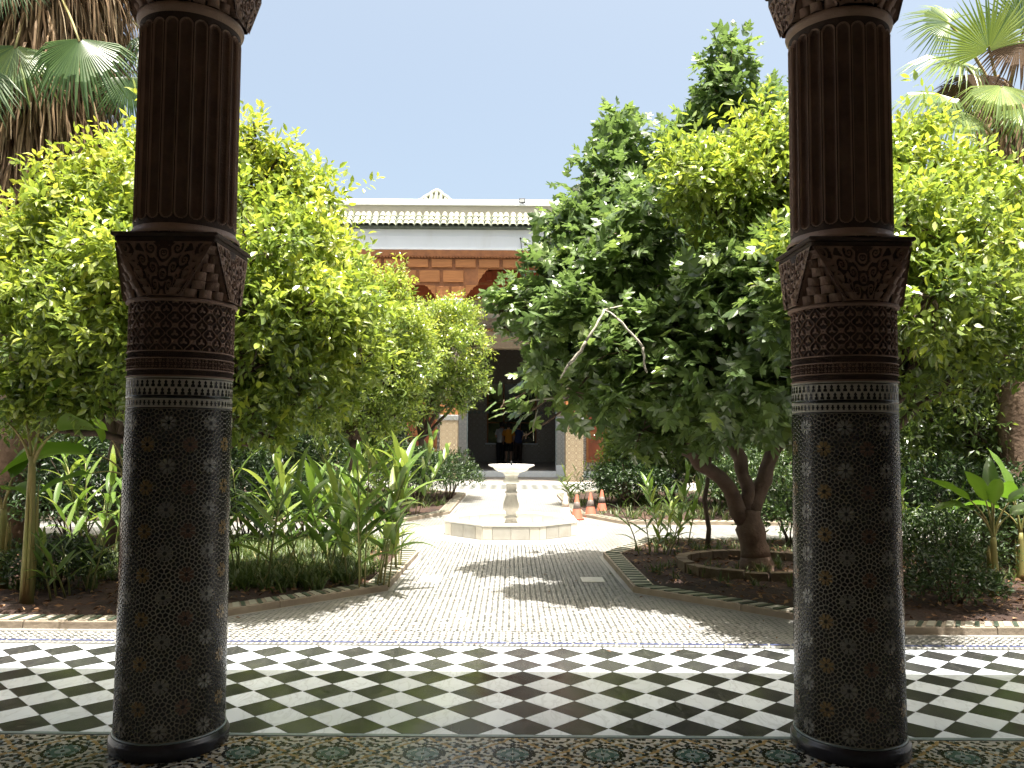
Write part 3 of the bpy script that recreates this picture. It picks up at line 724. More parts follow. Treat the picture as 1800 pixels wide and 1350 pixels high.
R_B, R_T, Z_B, Z_T = 0.250, 0.243, 0.075, 1.600
rz = lambda z: R_B + (R_T - R_B) * (z - Z_B) / (Z_T - Z_B)
def make_column():
    root = thing('column', None, 'column', (0, 0, 0))
    g = G(); g.lathe([(.268, 0.0), (.272, .008), (.272, .050), (.268, .058), (.262, .060), (.260, .0745)], 64); b = g.obj('base', MAT['plinth'], root)
    g = G(); g.lathe([(.2565, .0747), (.2585, .078), (.2565, .0815), (.250, .0825)], 64, cap=False); g.obj('base_fillet', MAT['z_sky'], b)
    g = G(); g.lathe([(R_B, Z_B), (R_T, Z_T)], 96); sh = g.obj('zellige_shaft', MAT['z_grout'], root)
    g = G(); nrep = 8; kz = (Z_T - Z_B - .01) / PER
    for vy in range(int(kz) + 1):
        for ux in range(nrep):
            for P, (ci, ri, k), s in zip(zc, zi, zs):
                if not P: continue
                poly = clip_poly([(p[0], p[1] + vy * PER + Z_B + .008) for p in P], Z_B + .012, Z_T - .003)
                if len(poly) < 3: continue
                if ri == 1: m = 1 if ci == 0 else (2 if ux % 2 else 3)
                elif ri == 0: m = 0 if ci == 0 else 1
                else: m = 0
                n = len(poly); V = []
                for lift in (0.0022, -0.001):
                    for (x, y) in poly:
                        th = (x + ux * PER) / (nrep * PER) * 2 * math.pi; r = rz(y) + lift
                        V.append((r * math.cos(th), r * math.sin(th), y))
                I = np.arange(n); J = (I + 1) % n
                g.add(V, [np.array([I]), np.stack([I + n, J + n, J, I], -1)], 0 if ri <= 1 else m)
    for vy in range(int(kz) + 2):              # eight-petalled flowers set over the dark cells
        for ux in range(nrep):
            for ci, (cx_, cy_) in enumerate(((.05, .05), (.15, .15))):
                zc_ = cy_ + vy * PER + Z_B + .008
                if zc_ > Z_T - .035 or zc_ < Z_B + .03: continue
                m = 1 if ci == 0 else (2 if ux % 2 else 3)
                for k in range(8):
                    aa = (k + .5) * math.pi / 4; V = []
                    for (r_, w_) in ((.0065, 0), (.016, -.0050), (.0265, -.0080), (.034, -.0048), (.0385, 0), (.034, .0048), (.0265, .0080), (.016, .0050)):
                        x, y = cx_ + r_ * math.cos(aa) - w_ * math.sin(aa), zc_ + r_ * math.sin(aa) + w_ * math.cos(aa)
                        th = (x + ux * PER) / (nrep * PER) * 2 * math.pi; r = rz(y) + .0036
                        V.append((r * math.cos(th), r * math.sin(th), y))
                    g.add(V, [np.array([np.arange(8)[::-1]])], m)
    tag(g.obj('shaft_tiles', [MAT['z_black'], MAT['petal_white'], MAT['petal_ochre'], MAT['petal_rust']], sh), kind='stuff')
    # glazed bands: crosses, then pointed merlons
    g = G(); g.lathe([(.2435, 1.6005), (.2435, 1.753)], 96, cap=False); bb = g.obj('glazed_band', MAT['z_grout'], root)
    g = G()
    for z0, z1, m in ((1.6005, 1.606, 0), (1.648, 1.663, 0), (1.738, 1.743, 0)):
        g.lathe([(.2436, z0), (.2462, z0 + .001), (.2462, z1 - .001), (.2436, z1)], 96, m, cap=False)
    def strip(pts, zc_, n, off=0, flip=1):
        for k in range(n):
            V = []
            for (x, y) in pts:
                th = (k + off) * 2 * math.pi / n + x / .245; V.append((.2458 * math.cos(th), .2458 * math.sin(th), zc_ + y * flip))
            g.add(V, [np.array([np.arange(len(pts)) if flip > 0 else np.arange(len(pts))[::-1]])], 0)
    strip([(-.0045, -.012), (.0045, -.012), (.0045, -.004), (.009, 0), (.0045, .004), (.0045, .012), (-.0045, .012), (-.0045, .004), (-.009, 0), (-.0045, -.004)], 1.627, 64)
    mer = [(-.009, -.017), (.009, -.017), (.009, -.006), (.0035, -.002), (.0075, .006), (.0, .017), (-.0075, .006), (-.0035, -.002), (-.009, -.006)]
    strip(mer, 1.7185, 52); strip(mer, 1.6815, 52, .5)
    tag(g.obj('glazed_tiles', [MAT['z_black']], bb), kind='stuff')
    # carved bands
    g = G()
    braid = lambda u, v: smooth(np.cos(2 * np.pi * (u + v)) * np.cos(2 * np.pi * (u - v)), -.2, .3)
    band_relief(g, .240, 1.7535, 1.783, 90, 2, .004, 720, 9, braid, (1, 1))
    band_relief(g, .2425, 1.789, 1.834, 44, 2.2, .005, 720, 16, relief_lattice)
    band_relief(g, .240, 1.840, 1.868, 90, 2, .004, 720, 9, braid, (1, 1))
    for z in (1.7535, 1.786, 1.837, 1.871):
        g.lathe([(.241, z - .004), (.2495, z - .002), (.2495, z + .002), (.241, z + .004)], 96, 0, cap=False)
    band_relief(g, .2375, 1.875, 2.104, 19, 3.0, .0085, 1140, 150, relief_lattice)
    g.lathe([(.243, 2.103), (.257, 2.107), (.260, 2.114), (.256, 2.121), (.235, 2.123)], 96, 0, cap=False)
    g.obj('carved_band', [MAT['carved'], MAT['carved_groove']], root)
    capital(root, 2.121, 2.385, .252, .238, .045, 'capital', 0.085)
    # fluted upper shaft with rounded flute ends
    g = G()
    g.lathe([(.258, 2.4315), (.262, 2.440), (.258, 2.450), (.246, 2.462), (.241, 2.475)], 96, cap=False)
    NF, z0, z1 = 22, 2.475, 3.50
    hw = math.pi * .24 / NF
    zz = np.concatenate([np.linspace(z0, z0 + .085, 26), np.linspace(z0 + .15, z1 - .15, 5), np.linspace(z1 - .085, z1, 26)])
    th = np.arange(NF * 26) * 2 * np.pi / (NF * 26)
    T, Z = np.meshgrid(th, zz)
    s = ((T * NF / (2 * np.pi)) % 1) * 2 - 1
    za, zb = z0 + .022 + hw, z1 - .022 - hw
    e = np.maximum(0, np.maximum(za - Z, Z - zb)) / hw
    q = np.hypot(s, e)
    rr = .239 - .026 * np.clip(1 - (q / .80) ** 2, 0, 1) ** .42 + .0035 * np.exp(-((q - .87) / .045) ** 2) - .007 * np.exp(-((q - 1.0) / .05) ** 2)
    g.grid(np.stack([rr * np.cos(T), rr * np.sin(T), Z], -1), 0, True, wrap=True)
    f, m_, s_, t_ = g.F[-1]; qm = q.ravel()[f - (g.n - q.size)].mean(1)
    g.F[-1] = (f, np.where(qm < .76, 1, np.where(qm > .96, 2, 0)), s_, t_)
    g.lathe([(.238, 3.50), (.242, 3.505), (.251, 3.515), (.255, 3.528), (.253, 3.542), (.245, 3.548)], 96, cap=False)
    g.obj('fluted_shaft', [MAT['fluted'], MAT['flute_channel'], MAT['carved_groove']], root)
    capital(root, 3.548, 3.80, .250, .268, .08, 'upper_capital', 0.10)
    g = G(); g.bevbox(-.30, .30, -.30, .30, 3.881, 4.099, 0, .01); g.obj('impost_block', MAT['carved'], root)
    return root
colA = make_column(); colA.location = (-1.637, 4.05, 0); colA.rotation_euler.z = 0.0
tag(colA, 'dark carved and tiled column left of the path, in front of the brighter citrus trees', 'column', 'carved columns of the gallery')
colB = copy_tree(colA); colB.location = (1.64, 4.05, 0)
for ch in colB.children:
    if ch.name.startswith('zellige_shaft'): ch.rotation_euler.z = R(-33)
tag(colB, 'dark carved and tiled column right of the path, in front of the fig tree', 'column', 'carved columns of the gallery')

# ================================================================= far pavilion
def pillar_pattern(name, base, ring, dark, per):
    """zellige seen from afar: circles in a grid, drawn with math nodes on object coordinates"""
    m = bpy.data.materials.new(name); m.use_nodes = True
    n, l = m.node_tree.nodes, m.node_tree.links; b = n['Principled BSDF']; b.inputs['Roughness'].default_value = 0.35
    tc = n.new('ShaderNodeTexCoord'); sp = n.new('ShaderNodeSeparateXYZ'); l.new(tc.outputs['Object'], sp.inputs[0])
    def mth(op, a, b_=None):
        x = n.new('ShaderNodeMath'); x.operation = op
        for i, v in enumerate((a, b_)):
            if v is None: continue
            if isinstance(v, (int, float)): x.inputs[i].default_value = v
            else: l.new(v, x.inputs[i])
        return x.outputs[0]
    h = mth('ADD', sp.outputs[0], sp.outputs[1])
    u = mth('SUBTRACT', mth('FRACT', mth('DIVIDE', h, per)), .5); v = mth('SUBTRACT', mth('FRACT', mth('DIVIDE', sp.outputs[2], per)), .5)
    r = mth('SQRT', mth('ADD', mth('MULTIPLY', u, u), mth('MULTIPLY', v, v)))
    rp = n.new('ShaderNodeValToRGB'); cr = rp.color_ramp; cr.interpolation = 'CONSTANT'
    st = [(0, dark), (.08, ring), (.20, base), (.27, dark), (.33, ring), (.40, base), (.50, dark), (.56, ring)]
    while len(cr.elements) < len(st): cr.elements.new(.5)
    for e, (p, c) in zip(cr.elements, st): e.position = p; e.color = (*c, 1)
    nz = n.new('ShaderNodeTexNoise'); nz.inputs['Scale'].default_value = 60; l.new(tc.outputs['Object'], nz.inputs['Vector'])
    l.new(mth('ADD', r, mth('MULTIPLY', mth('SUBTRACT', nz.outputs['Fac'], .5), .06)), rp.inputs[0])
    l.new(rp.outputs[0], b.inputs['Base Color'])
    return m
MAT['pillar_tan'] = pillar_pattern('pillar_tan', (.25, .185, .115), (.42, .36, .26), (.085, .06, .04), .22)
MAT['pillar_grey'] = pillar_pattern('pillar_grey', (.20, .21, .21), (.40, .40, .38), (.05, .055, .07), .16)
MAT['hall_zellige'] = pillar_pattern('hall_zellige', (.24, .21, .18), (.44, .40, .36), (.05, .045, .045), .30)
MAT['lattice_stucco'] = pillar_pattern('lattice_stucco', (.33, .25, .16), (.42, .33, .22), (.14, .095, .06), .14)

FD = 25.2
pav = thing('far_pavilion', 'white walled pavilion with brown wood frieze and tiled eave beyond the fountain', 'building', (0, FD, 0))
HX = 11.9
# white wall band over the wood, ledge, parapet with copings
g = G(); g.box(-HX, HX, 0.0, 0.5, 7.20, 8.10); g.box(-HX, HX, -.012, 0.0, 7.56, 7.58); g.obj('wall', MAT['white_plaster'], pav)
g = G(); g.bevbox(-HX, HX, -.06, 0.0, 7.135, 7.20, 0, .008); g.obj('ledge', MAT['white_plaster'], pav)
g = G(); g.box(-HX, HX, 0.16, 0.5, 8.101, 8.58); par = g.obj('parapet', MAT['parapet_plaster'], pav)
g = G(); g.bevbox(-HX, HX, 0.10, 0.55, 8.581, 8.65, 0, .01); g.bevbox(-HX, HX, 0.15, 0.52, 8.652, 8.78, 0, .012); g.obj('coping', MAT['white_plaster'], par)
# tiled eave: three courses of half-round tiles, each a piece
ev = G()
ev.add([(-HX, -.24, 7.85), (HX, -.24, 7.85), (HX, .158, 8.28), (-HX, .158, 8.28), (-HX, -.24, 7.81), (HX, -.24, 7.81), (HX, -.001, 7.78), (-HX, -.001, 7.78)],
       [np.array([[0, 1, 2, 3], [4, 7, 6, 5], [0, 4, 5, 1]])])
eave = ev.obj('tiled_eave', MAT['roof_dark'], pav)
a = np.linspace(0, math.pi, 7)
def half_tile(L, rr0, rr1, th=.030):
    g = G(); P = []
    for u, rr in ((0, rr0), (1, rr1)):
        P.append([(rr * math.cos(t), u * L, rr * math.sin(t)) for t in a])
    g.grid(P, 0, True)
    g.grid([[((rr0 - th) * math.cos(t), 0.0, (rr0 - th) * math.sin(t)) for t in a], P[0]], 1, False)
    g.grid([[((rr1 - th) * math.cos(t), L, (rr1 - th) * math.sin(t)) for t in a], [((rr0 - th) * math.cos(t), 0, (rr0 - th) * math.sin(t)) for t in a]], 1, True)
    me = g.mesh('roof_tile'); me.materials.append(MAT['roof_tile']); me.materials.append(MAT['roof_dark']); return me
tm = half_tile(.26, .100, .080)
pitch = .195; slope = math.atan2(.41, .40)
far_tiles = G()
for row in range(3):
    for i in range(-60, 61):
        x = i * pitch + (0.02 * math.sin(i * 1.7))
        y = -.285 + row * .150; z = 7.83 + row * .150 * 1.05
        if abs(x) < 9.4:
            link('roof_tile', tm, eave, (x, y, z), (slope + random.gauss(0, .02), random.gauss(0, .02), random.gauss(0, .02)))
        elif abs(x) < 11.6:
            P = [[(x + .09 * math.cos(t), y + u * .18, z + u * .18 + .09 * math.sin(t)) for t in a] for u in (0, 1)]
            far_tiles.grid(P, 0, True)
tag(far_tiles.obj('outer_roof_tiles', MAT['roof_tile'], eave), kind='stuff')
# wooden frieze: frame and separate panels in three courses, stepped down to the pillars
WT, WB = 7.133, 5.62
g = G(); g.bevbox(-HX, HX, -.05, .12, 6.93, WT, 0, .01)
for i in range(240):                       # dentil row under the cornice
    x = -HX + i * .0985
    g.box(x, x + .05, -.075, -.051, 6.885, 6.925)
fr = g.obj('frieze_cornice', MAT['wood_dark'], pav)
g = G(); g.box(-HX, HX, .06, .16, 6.57, 6.93); g.box(-HX, -1.08, .06, .16, 6.06, 6.569); g.box(1.08, HX, .06, .16, 6.06, 6.569)
piers = [-9.4, -5.6, -1.93, 1.93, 5.6, 9.4]
for px_ in piers:                          # stepped corbels over each pillar
    g.box(px_ - .47, px_ + .47, .06, .16, 5.60, 6.059)
fz = g.obj('wood_frieze', MAT['wood_dark'], pav)
rows = [(6.60, 6.86, 0.0), (6.14, 6.50, .36), (5.80, 6.09, .1)]
pm = {}
def panel_mesh(wd, ht):
    k = (round(wd, 3), round(ht, 3))
    if k not in pm:
        g = G(); g.bevbox(-wd / 2, wd / 2, 0, .055, 0, ht, 0, .012)
        pm[k] = g.mesh('wood_panel'); pm[k].materials.append(MAT['wood'])
    return pm[k]
for ri, (z0, z1, off) in enumerate(rows):
    for i in range(-16, 17):
        xc = i * .735 + off; wd = .635
        lim = [99, 1.02, .60][ri]
        if abs(xc) > 11.4: continue
        dmin = min(abs(xc - p) for p in piers)
        if ri == 1 and abs(xc) < 1.08 + wd / 2 + .02: continue
        if ri == 2: continue
        link('wood_panel', panel_mesh(wd, z1 - z0), fz, (xc, .004, z0))
for p in piers:
    for dx in (-.23, .23): link('wood_panel', panel_mesh(.40, .32), fz, (p + dx, .004, 5.68))
# scalloped lambrequins filling the corners under the corbel steps
def lambrequin(x0, s, zt, wd, ht):
    g = G(); xs = np.linspace(0, wd, 17)
    prof = [(x0 + s * x, zt - .03 - ht * (1 - x / wd) ** 1.4 + .05 * abs(math.sin(x / wd * 3.5 * math.pi))) for x in xs]
    for k in range(16):
        (xa, za), (xb, zb) = prof[k], prof[k + 1]; zt2 = zt - .001
        V = [(xa, .065, za), (xb, .065, zb), (xb, .065, zt2), (xa, .065, zt2), (xa, .135, za), (xb, .135, zb), (xb, .135, zt2), (xa, .135, zt2)]
        g.add(V, [np.array([[0, 1, 2, 3], [7, 6, 5, 4], [0, 4, 5, 1], [3, 2, 6, 7]])])
    g.obj('lambrequin', MAT['wood'], fz)
for s in (-1, 1): lambrequin(s * 1.079, -s, 6.57, .34, .42)
for p in piers:
    for s in (-1, 1): lambrequin(p + s * .471, s, 6.06, .36, .38)
# pillars
for p in piers:
    g = G(); g.bevbox(p - .27, p + .27, 0, .54, 0, 1.86, 0, .008); pl = g.obj('pillar', MAT['pillar_tan'], pav)
    g = G(); g.bevbox(p - .285, p + .285, -.015, .555, 1.861, 2.02, 0, .01); g.obj('pillar_band', MAT['pillar_grey'], pl)
    g = G(); g.bevbox(p - .275, p + .275, -.005, .545, 2.021, 2.5, 0, .01); g.obj('pillar_frame', MAT['wood'], pl)
    g = G(); g.box(p - .26, p + .26, .01, .53, 2.501, 5.15); g.obj('pillar_stucco', MAT['stucco'], pl)
    g = G(); g.bevbox(p - .34, p + .34, -.07, .61, 5.151, 5.55, 0, .02); g.bevbox(p - .38, p + .38, -.10, .62, 5.552, 5.598, 0, .01); g.obj('pillar_capital', MAT['white_plaster'], pl)
# portico: inner wall with friezes and the tall doorway
IY = 2.8
g = G()
for x0, x1 in ((-HX, -1.86), (1.86, HX)): g.box(x0, x1, IY, IY + .4, 2.101, 4.36)
g.obj('inner_wall', MAT['stucco'], pav)
g = G()
for x0, x1 in ((-HX, -1.86), (1.86, HX)): g.box(x0, x1, IY - .01, IY + .4, 0, 2.10)
g.obj('inner_dado', MAT['hall_zellige'], pav)
for x0, x1 in ((-1.859, -1.53), (1.53, 1.859)):
    g = G(); g.box(x0, x1, IY - .02, IY + .42, .40, 2.05); j = g.obj('door_jamb', MAT['pillar_grey'], pav)
    g = G(); g.box(x0, x1, IY - .02, IY + .42, 2.051, 4.36); g.obj('jamb_stucco', MAT['stucco'], j)
    g = G(); g.bevbox(x0 - .02, x1 + .02, IY - .06, IY + .44, 0.0, .399, 0, .01); g.obj('jamb_plinth', MAT['white_marble'], j)
    g = G(); xe = x1 if x0 < 0 else x0; sgn = 1 if x0 < 0 else -1
    g.box(min(xe, xe + sgn * .035), max(xe, xe + sgn * .035), IY - .03, IY + .0, .40, 4.36); g.obj('jamb_edge', MAT['z_sky'], j)
for z0, z1, d, mt, nm in ((4.361, 4.95, .04, 'lattice_stucco', 'lattice_frieze'), (4.951, 5.04, .09, 'wood_dark', 'frieze_beam'), (5.041, 5.40, .02, 'stucco', 'carved_frieze'), (5.401, 5.70, .0, 'stucco_pale', 'plain_frieze'), (5.701, 6.02, .02, 'stucco', 'carved_frieze'), (6.021, 6.10, .08, 'wood_dark', 'frieze_beam'), (6.101, 6.55, .05, 'wood_red', 'red_frieze'), (6.551, 6.62, .10, 'wood_dark', 'frieze_beam'), (6.621, 7.05, .12, 'wood_red', 'red_frieze')):
    g = G(); g.box(-HX, HX, IY - d, IY + .4, z0, z1); g.obj(nm, MAT[mt], pav)
g = G()
for i in range(60):
    x = -HX + .2 + i * .4; g.bevbox(x, x + .2, IY - .20, IY - .121, 6.66, 7.0, 0, .02)
tag(g.obj('bracket_row', MAT['wood_red'], pav), kind='stuff')
g = G(); g.box(-HX, HX, .17, IY + .4, 7.06, 7.13); g.obj('portico_ceiling', MAT['wood_red'], pav)
g = G(); g.box(-HX, HX, .501, 14, 8.0, 8.09); g.obj('roof_slab', MAT['parapet_plaster'], pav)
for s in (-1, 1):
    g = G(); g.box(min(s * HX, s * (HX - .3)), max(s * HX, s * (HX - .3)), .58, IY - .2, 0.0, 7.05); g.obj('portico_end_wall', MAT['stucco_pale'], pav)
# orange wooden shutters on the inner wall beside the door
for s in (-1, 1):
    for k in range(2):
        x0 = s * 3.05 + (k - 1) * .52
        g = G(); g.bevbox(x0 + .01, x0 + .51, IY - .06, IY - .001, .5, 3.4, 0, .01); sh = g.obj('shutter', MAT['wood'], pav)
        for z0 in (.6, 1.55, 2.5):
            g = G(); g.bevbox(x0 + .08, x0 + .44, IY - .078, IY - .061, z0, z0 + .8, 0, .008); g.obj('shutter_panel', MAT['wood_red'], sh)
# step, hall
g = G(); g.bevbox(-HX, -1.90, IY - .30, IY - .002, 0.0, .20, 0, .012); g.bevbox(1.90, HX, IY - .30, IY - .002, 0, .20, 0, .012)
g.bevbox(-1.50, 1.50, IY - .30, IY + .46, 0, .20, 0, .012); g.obj('step', MAT['white_marble'], pav)
g = G(); g.box(-4.5, 4.5, IY + .461, 11, -.02, .20); g.obj('hall_floor', MAT['hall_zellige'], pav)
g = G(); g.box(-4.5, -1.1, 10.8, 11.1, .20, 2.2); g.box(1.1, 4.5, 10.8, 11.1, .20, 2.2); g.box(-1.099, 1.099, 10.8, 11.1, .20, 1.02); g.box(-4.5, 4.5, 10.8, 11.1, 3.62, 5.2)
g.box(-4.5, -1.1, 10.8, 11.1, 2.201, 3.619); g.box(1.1, 4.5, 10.8, 11.1, 2.201, 3.619)
for s in (-1, 1): g.box(min(s * 4.5, s * 4.7), max(s * 4.5, s * 4.7), IY + .4, 11.1, 0, 5.2)
g.obj('hall_wall', MAT['hall_zellige'], pav)
g = G(); g.box(-4.7, 4.7, IY + .401, 11.1, 5.2, 5.4); g.obj('hall_ceiling', MAT['gallery_wood'], pav)
g = G(); g.box(-1.098, 1.098, 11.0, 11.06, 1.021, 3.619); wn = g.obj('hall_window', MAT['pane'], pav)
g = G(); g.bevbox(-1.15, 1.15, 10.68, 10.799, .97, 1.03, 0, .01); g.obj('window_sill', MAT['white_marble'], wn)
g = G()
for x in (-1.098, -.39, .33, 1.03): g.box(x, x + .065, 10.93, 10.99, 1.03, 3.61)
for z in (1.9, 2.75): g.box(-1.03, 1.03, 10.94, 10.985, z, z + .05)
g.obj('window_frame', MAT['wood_dark'], wn)
g = G()
for i in range(46): g.box(-4.4 + i * .195, -4.3 + i * .195, 10.775, 10.798, 2.32, 2.42)
tag(g.obj('merlon_frieze', MAT['z_sky'], pav), kind='stuff')
# checker strip before the pavilion (too far to pick apart)
g = G(); k = 0
for r_ in range(7):
    for i in range(-14, 15):
        xc, yc, h = X0 + i * DG, -3.35 + r_ * DG, DG / 2 - .003
        g.add([(xc, yc - h, .004), (xc + h, yc, .004), (xc, yc + h, .004), (xc - h, yc, .004)], [np.array([[0, 1, 2, 3]])])
tag(g.obj('far_checker_tiles', MAT['grey_tessera'], pav), kind='stuff')
g = G(); g.box(-HX, HX, -.6, IY - .301, .001, .005); g.obj('portico_floor', MAT['hall_zellige'], pav)
g = G(); g.bevbox(-HX, HX, -.95, -.601, -.05, .03, 0, .01); g.obj('portico_kerb', MAT['fountain_marble'], pav)
# rest of the court: plain side walls
for s, nm in ((-1, 'left'), (1, 'right')):
    g = G(); g.box(-.2, .2, 4.6 - 14, 24.9 - 14, 0, 6.2); o = g.obj('court_wall', MAT['white_plaster'], None, (s * 11.3, 14, 0))
    tag(o, 'plain white plaster court wall behind the trees on the ' + nm, 'wall')
# green tiled pyramid roof rising behind the parapet
pyr = thing('pyramid_roof', 'small tiled pyramid roof tip rising behind the white parapet', 'roof', (at(768, 340, 33).x, 33, 8.1))
ap = 11.30 - 8.1; hb = 1.8; SLP = 1.0; zb = ap - hb * SLP
g = G(); g.box(-hb + .2, hb - .2, -hb + .2, hb - .2, 0, zb); g.obj('drum', MAT['parapet_plaster'], pyr)
g = G(); g.add([(-hb, -hb, zb), (hb, -hb, zb), (hb, hb, zb), (-hb, hb, zb), (0, 0, ap)], [np.array([[0, 1, 4], [1, 2, 4], [2, 3, 4], [3, 0, 4]]), np.array([[3, 2, 1, 0]])]); g.obj('roof_slope', MAT['roof_dark'], pyr)
g = G()
for q in range(4):
    c_, s_ = math.cos(q * math.pi / 2), math.sin(q * math.pi / 2)
    for k in range(-12, 13):
        x = k * .2; L0 = abs(x); pts = []
        for d in np.linspace(L0, hb, 8): pts.append((x * c_ + d * s_, x * s_ - d * c_, ap - d * SLP + .03))
        if hb - L0 > .1: g.tube(pts, .075, 6, 0)
    pts = [(d * c_ + d * s_, d * s_ - d * c_, ap - d * SLP + .06) for d in np.linspace(0, hb, 14)]
    g.tube(pts, [.10 if i % 2 else .075 for i in range(14)], 6, 0)
tag(g.obj('roof_ribs', MAT['roof_tile'], pyr), kind='stuff')
# floodlight on the parapet
p = at(918, 352, FD + .1)
fl = thing('floodlight', 'small black framed floodlight on the white parapet', 'floodlight', (p.x, FD + .13, 8.65))
g = G(); g.bevbox(-.095, .095, -.06, -.012, .012, .155, 0, .008); g.obj('housing', MAT['metal_dark'], fl)
g = G(); g.box(-.07, .07, -.064, -.061, .035, .13); g.obj('lens', MAT['lamp_glass'], fl)
g = G(); g.box(-.02, .02, -.05, .04, 0, .0115); g.obj('bracket', MAT['metal_dark'], fl)
pts = [at(915, 419, FD - .03), at(917, 438, FD - .1), at(918, 465, FD - .1), at(917, 500, FD - .06), at(916, 520, FD - .06)]
g = G(); p0 = pts[0].copy(); g.tube([p - p0 for p in pts], .011, 5); g.lathe([(.028, -.02), (.028, .02)], 8)
tag(g.obj('cable', MAT['metal_dark'], None, p0), 'thin dark cable hanging down the white and wooden facade', 'cable')

# ================================================================= fountain
FY = 12.5
ft = thing('fountain', 'pale marble fountain with octagonal basin and pedestal bowl', 'fountain', (0, FY, 0))
AP, HB = .955, .215
def octa(ap): return [(ap / math.cos(math.pi / 8) * math.cos(math.pi / 8 + k * math.pi / 4), ap / math.cos(math.pi / 8) * math.sin(math.pi / 8 + k * math.pi / 4)) for k in range(8)]
g = G(); oo, oi_ = octa(AP), octa(AP - .13)
for k in range(8):
    j = (k + 1) % 8
    V = [(*oo[k], 0), (*oo[j], 0), (*oo[j], HB - .03), (*oo[k], HB - .03), (*oi_[k], .05), (*oi_[j], .05), (*oi_[j], HB - .03), (*oi_[k], HB - .03)]
    g.add(V, [np.array([[0, 1, 2, 3], [5, 4, 7, 6], [3, 2, 6, 7]])])
g.add([(*p, .05) for p in oi_], [np.array([np.arange(8)])])
basin = g.obj('basin', MAT['fountain_marble'], ft)
g = G(); a1, a2 = octa(AP + .018), octa(AP - .15)
for k in range(8):
    j = (k + 1) % 8; zt, zb_ = HB, HB - .029; b = .006
    a1i, a2i = octa(AP + .012), octa(AP - .144)
    V = [(*a1[k], zb_), (*a1[j], zb_), (*a1[j], zt - b), (*a1[k], zt - b), (*a1i[k], zt), (*a1i[j], zt), (*a2i[k], zt), (*a2i[j], zt), (*a2[k], zt - b), (*a2[j], zt - b), (*a2[k], zb_), (*a2[j], zb_)]
    g.add(V, [np.array([[0, 1, 2, 3], [3, 2, 5, 4], [4, 5, 7, 6], [6, 7, 9, 8], [8, 9, 11, 10], [10, 11, 1, 0]])])
g.obj('basin_rim', MAT['fountain_marble'], basin)
side = 2 * AP * math.tan(math.pi / 8)
for k in range(8):
    ang = k * math.pi / 4
    cuts = [-.5, -.33, 0.0, .33, .5]
    for q in range(4):
        x0, x1 = cuts[q] * side + .003, cuts[q + 1] * side - .003
        if q == 0: x0 -= .004
        if q == 3: x1 += .004
        g = G(); g.bevbox(x0, x1, 0.0, .012, .004, HB - .034, 0, .003)
        o = g.obj('basin_slab', MAT['slab_grey' if q in (1, 2) else 'slab_pale'], basin)
        o.location = (AP * math.sin(ang), -AP * math.cos(ang), 0); o.rotation_euler = (0, 0, ang); o.location.x -= 0
        o.location = (math.sin(ang) * (AP + .012), -math.cos(ang) * (AP + .012), 0)
    if k % 1 == 0:
        for q in range(3):
            g = G(); ins = 2 * (AP - .13) * math.tan(math.pi / 8)
            g.bevbox((-.5 + q / 3) * ins + .003, (-.5 + (q + 1) / 3) * ins - .003, 0, .008, .052, HB - .034, 0, .002)
            o = g.obj('inner_slab', MAT['slab_pale'], basin); o.rotation_euler = (0, 0, ang); o.location = (math.sin(ang) * (AP - .13), -math.cos(ang) * (AP - .13), 0)
g = G(); g.lathe([(.165, .05), (.165, .085), (.15, .10), (.118, .118), (.095, .15), (.085, .185), (.088, .20), (.10, .215), (.10, .225), (.082, .235), (.072, .25), (.082, .29), (.108, .335), (.122, .375), (.118, .42), (.098, .48), (.082, .545), (.078, .575), (.094, .585), (.094, .60), (.076, .61), (.076, .71), (.086, .72)], 40)
ped = g.obj('pedestal', MAT['stem_marble'], ft)
g = G(); g.lathe([(.086, .7205), (.125, .735), (.135, .75), (.135, .77), (.115, .785), (.105, .80), (.105, .845), (.122, .87), (.135, .885), (.135, .893)], 8, smooth=False, a0=math.pi / 8); g.obj('pedestal_capital', MAT['fountain_marble'], ped)
mod = lambda a_, z_: 1 + .022 * np.abs(np.sin(a_ * 9)) * np.exp(-((z_ - .945) / .03) ** 2)
g = G(); g.lathe([(.10, .8935), (.15, .897), (.20, .91), (.245, .932), (.262, .952), (.268, .965), (.30, .975), (.345, .992), (.352, 1.004), (.345, 1.011), (.32, 1.006), (.25, .985), (.12, .968), (.0, .965)], 108, cap=False, mod=mod); g.obj('bowl', MAT['fountain_marble'], ft)
g = G(); g.lathe([(.016, .965), (.016, 1.03), (.010, 1.035), (.010, 1.055), (.014, 1.06), (.004, 1.066)], 12); g.obj('nozzle', MAT['metal_dark'], ft)
for s in (-1, 1):
    g = G(); g.bevbox(-.13, .13, -.22, .22, 0, .014, 0, .004); o = g.obj('side_slab', MAT['fountain_marble'], ft, (s * (AP + .17), -.45, 0.001))

# ================================================================= traffic cones
def cone(x, y, Db, label, pale=False, rzv=0, tilt=0):
    p = at(x, y, Db)
    t = thing('traffic_cone', label, 'traffic cone', (p.x, Db, 0.004), rzv, 'traffic cones beside the fountain')
    mo = MAT['cone_pale'] if pale else MAT['cone_orange']
    g = G(); g.prism([(.13 * math.cos(k), .13 * math.sin(k)) for k in [q * math.pi / 4 + math.pi / 8 for q in range(8)]], 0, .022); g.obj('base', mo, t)
    g = G(); g.lathe([(.110, .0225), (.098, .035), (.020, .425), (.014, .43), (.014, .40)], 28, cap=False); b = g.obj('body', mo, t)
    f = lambda z: .098 + (z - .035) / .39 * (-.078) + .0018
    g = G(); g.lathe([(f(.19) - .002, .19), (f(.19), .191), (f(.30), .30), (f(.30) - .002, .301)], 28, cap=False); g.obj('band', MAT['cone_pale' if pale else 'cone_band'], b)
    t.rotation_euler.x = tilt
    return t
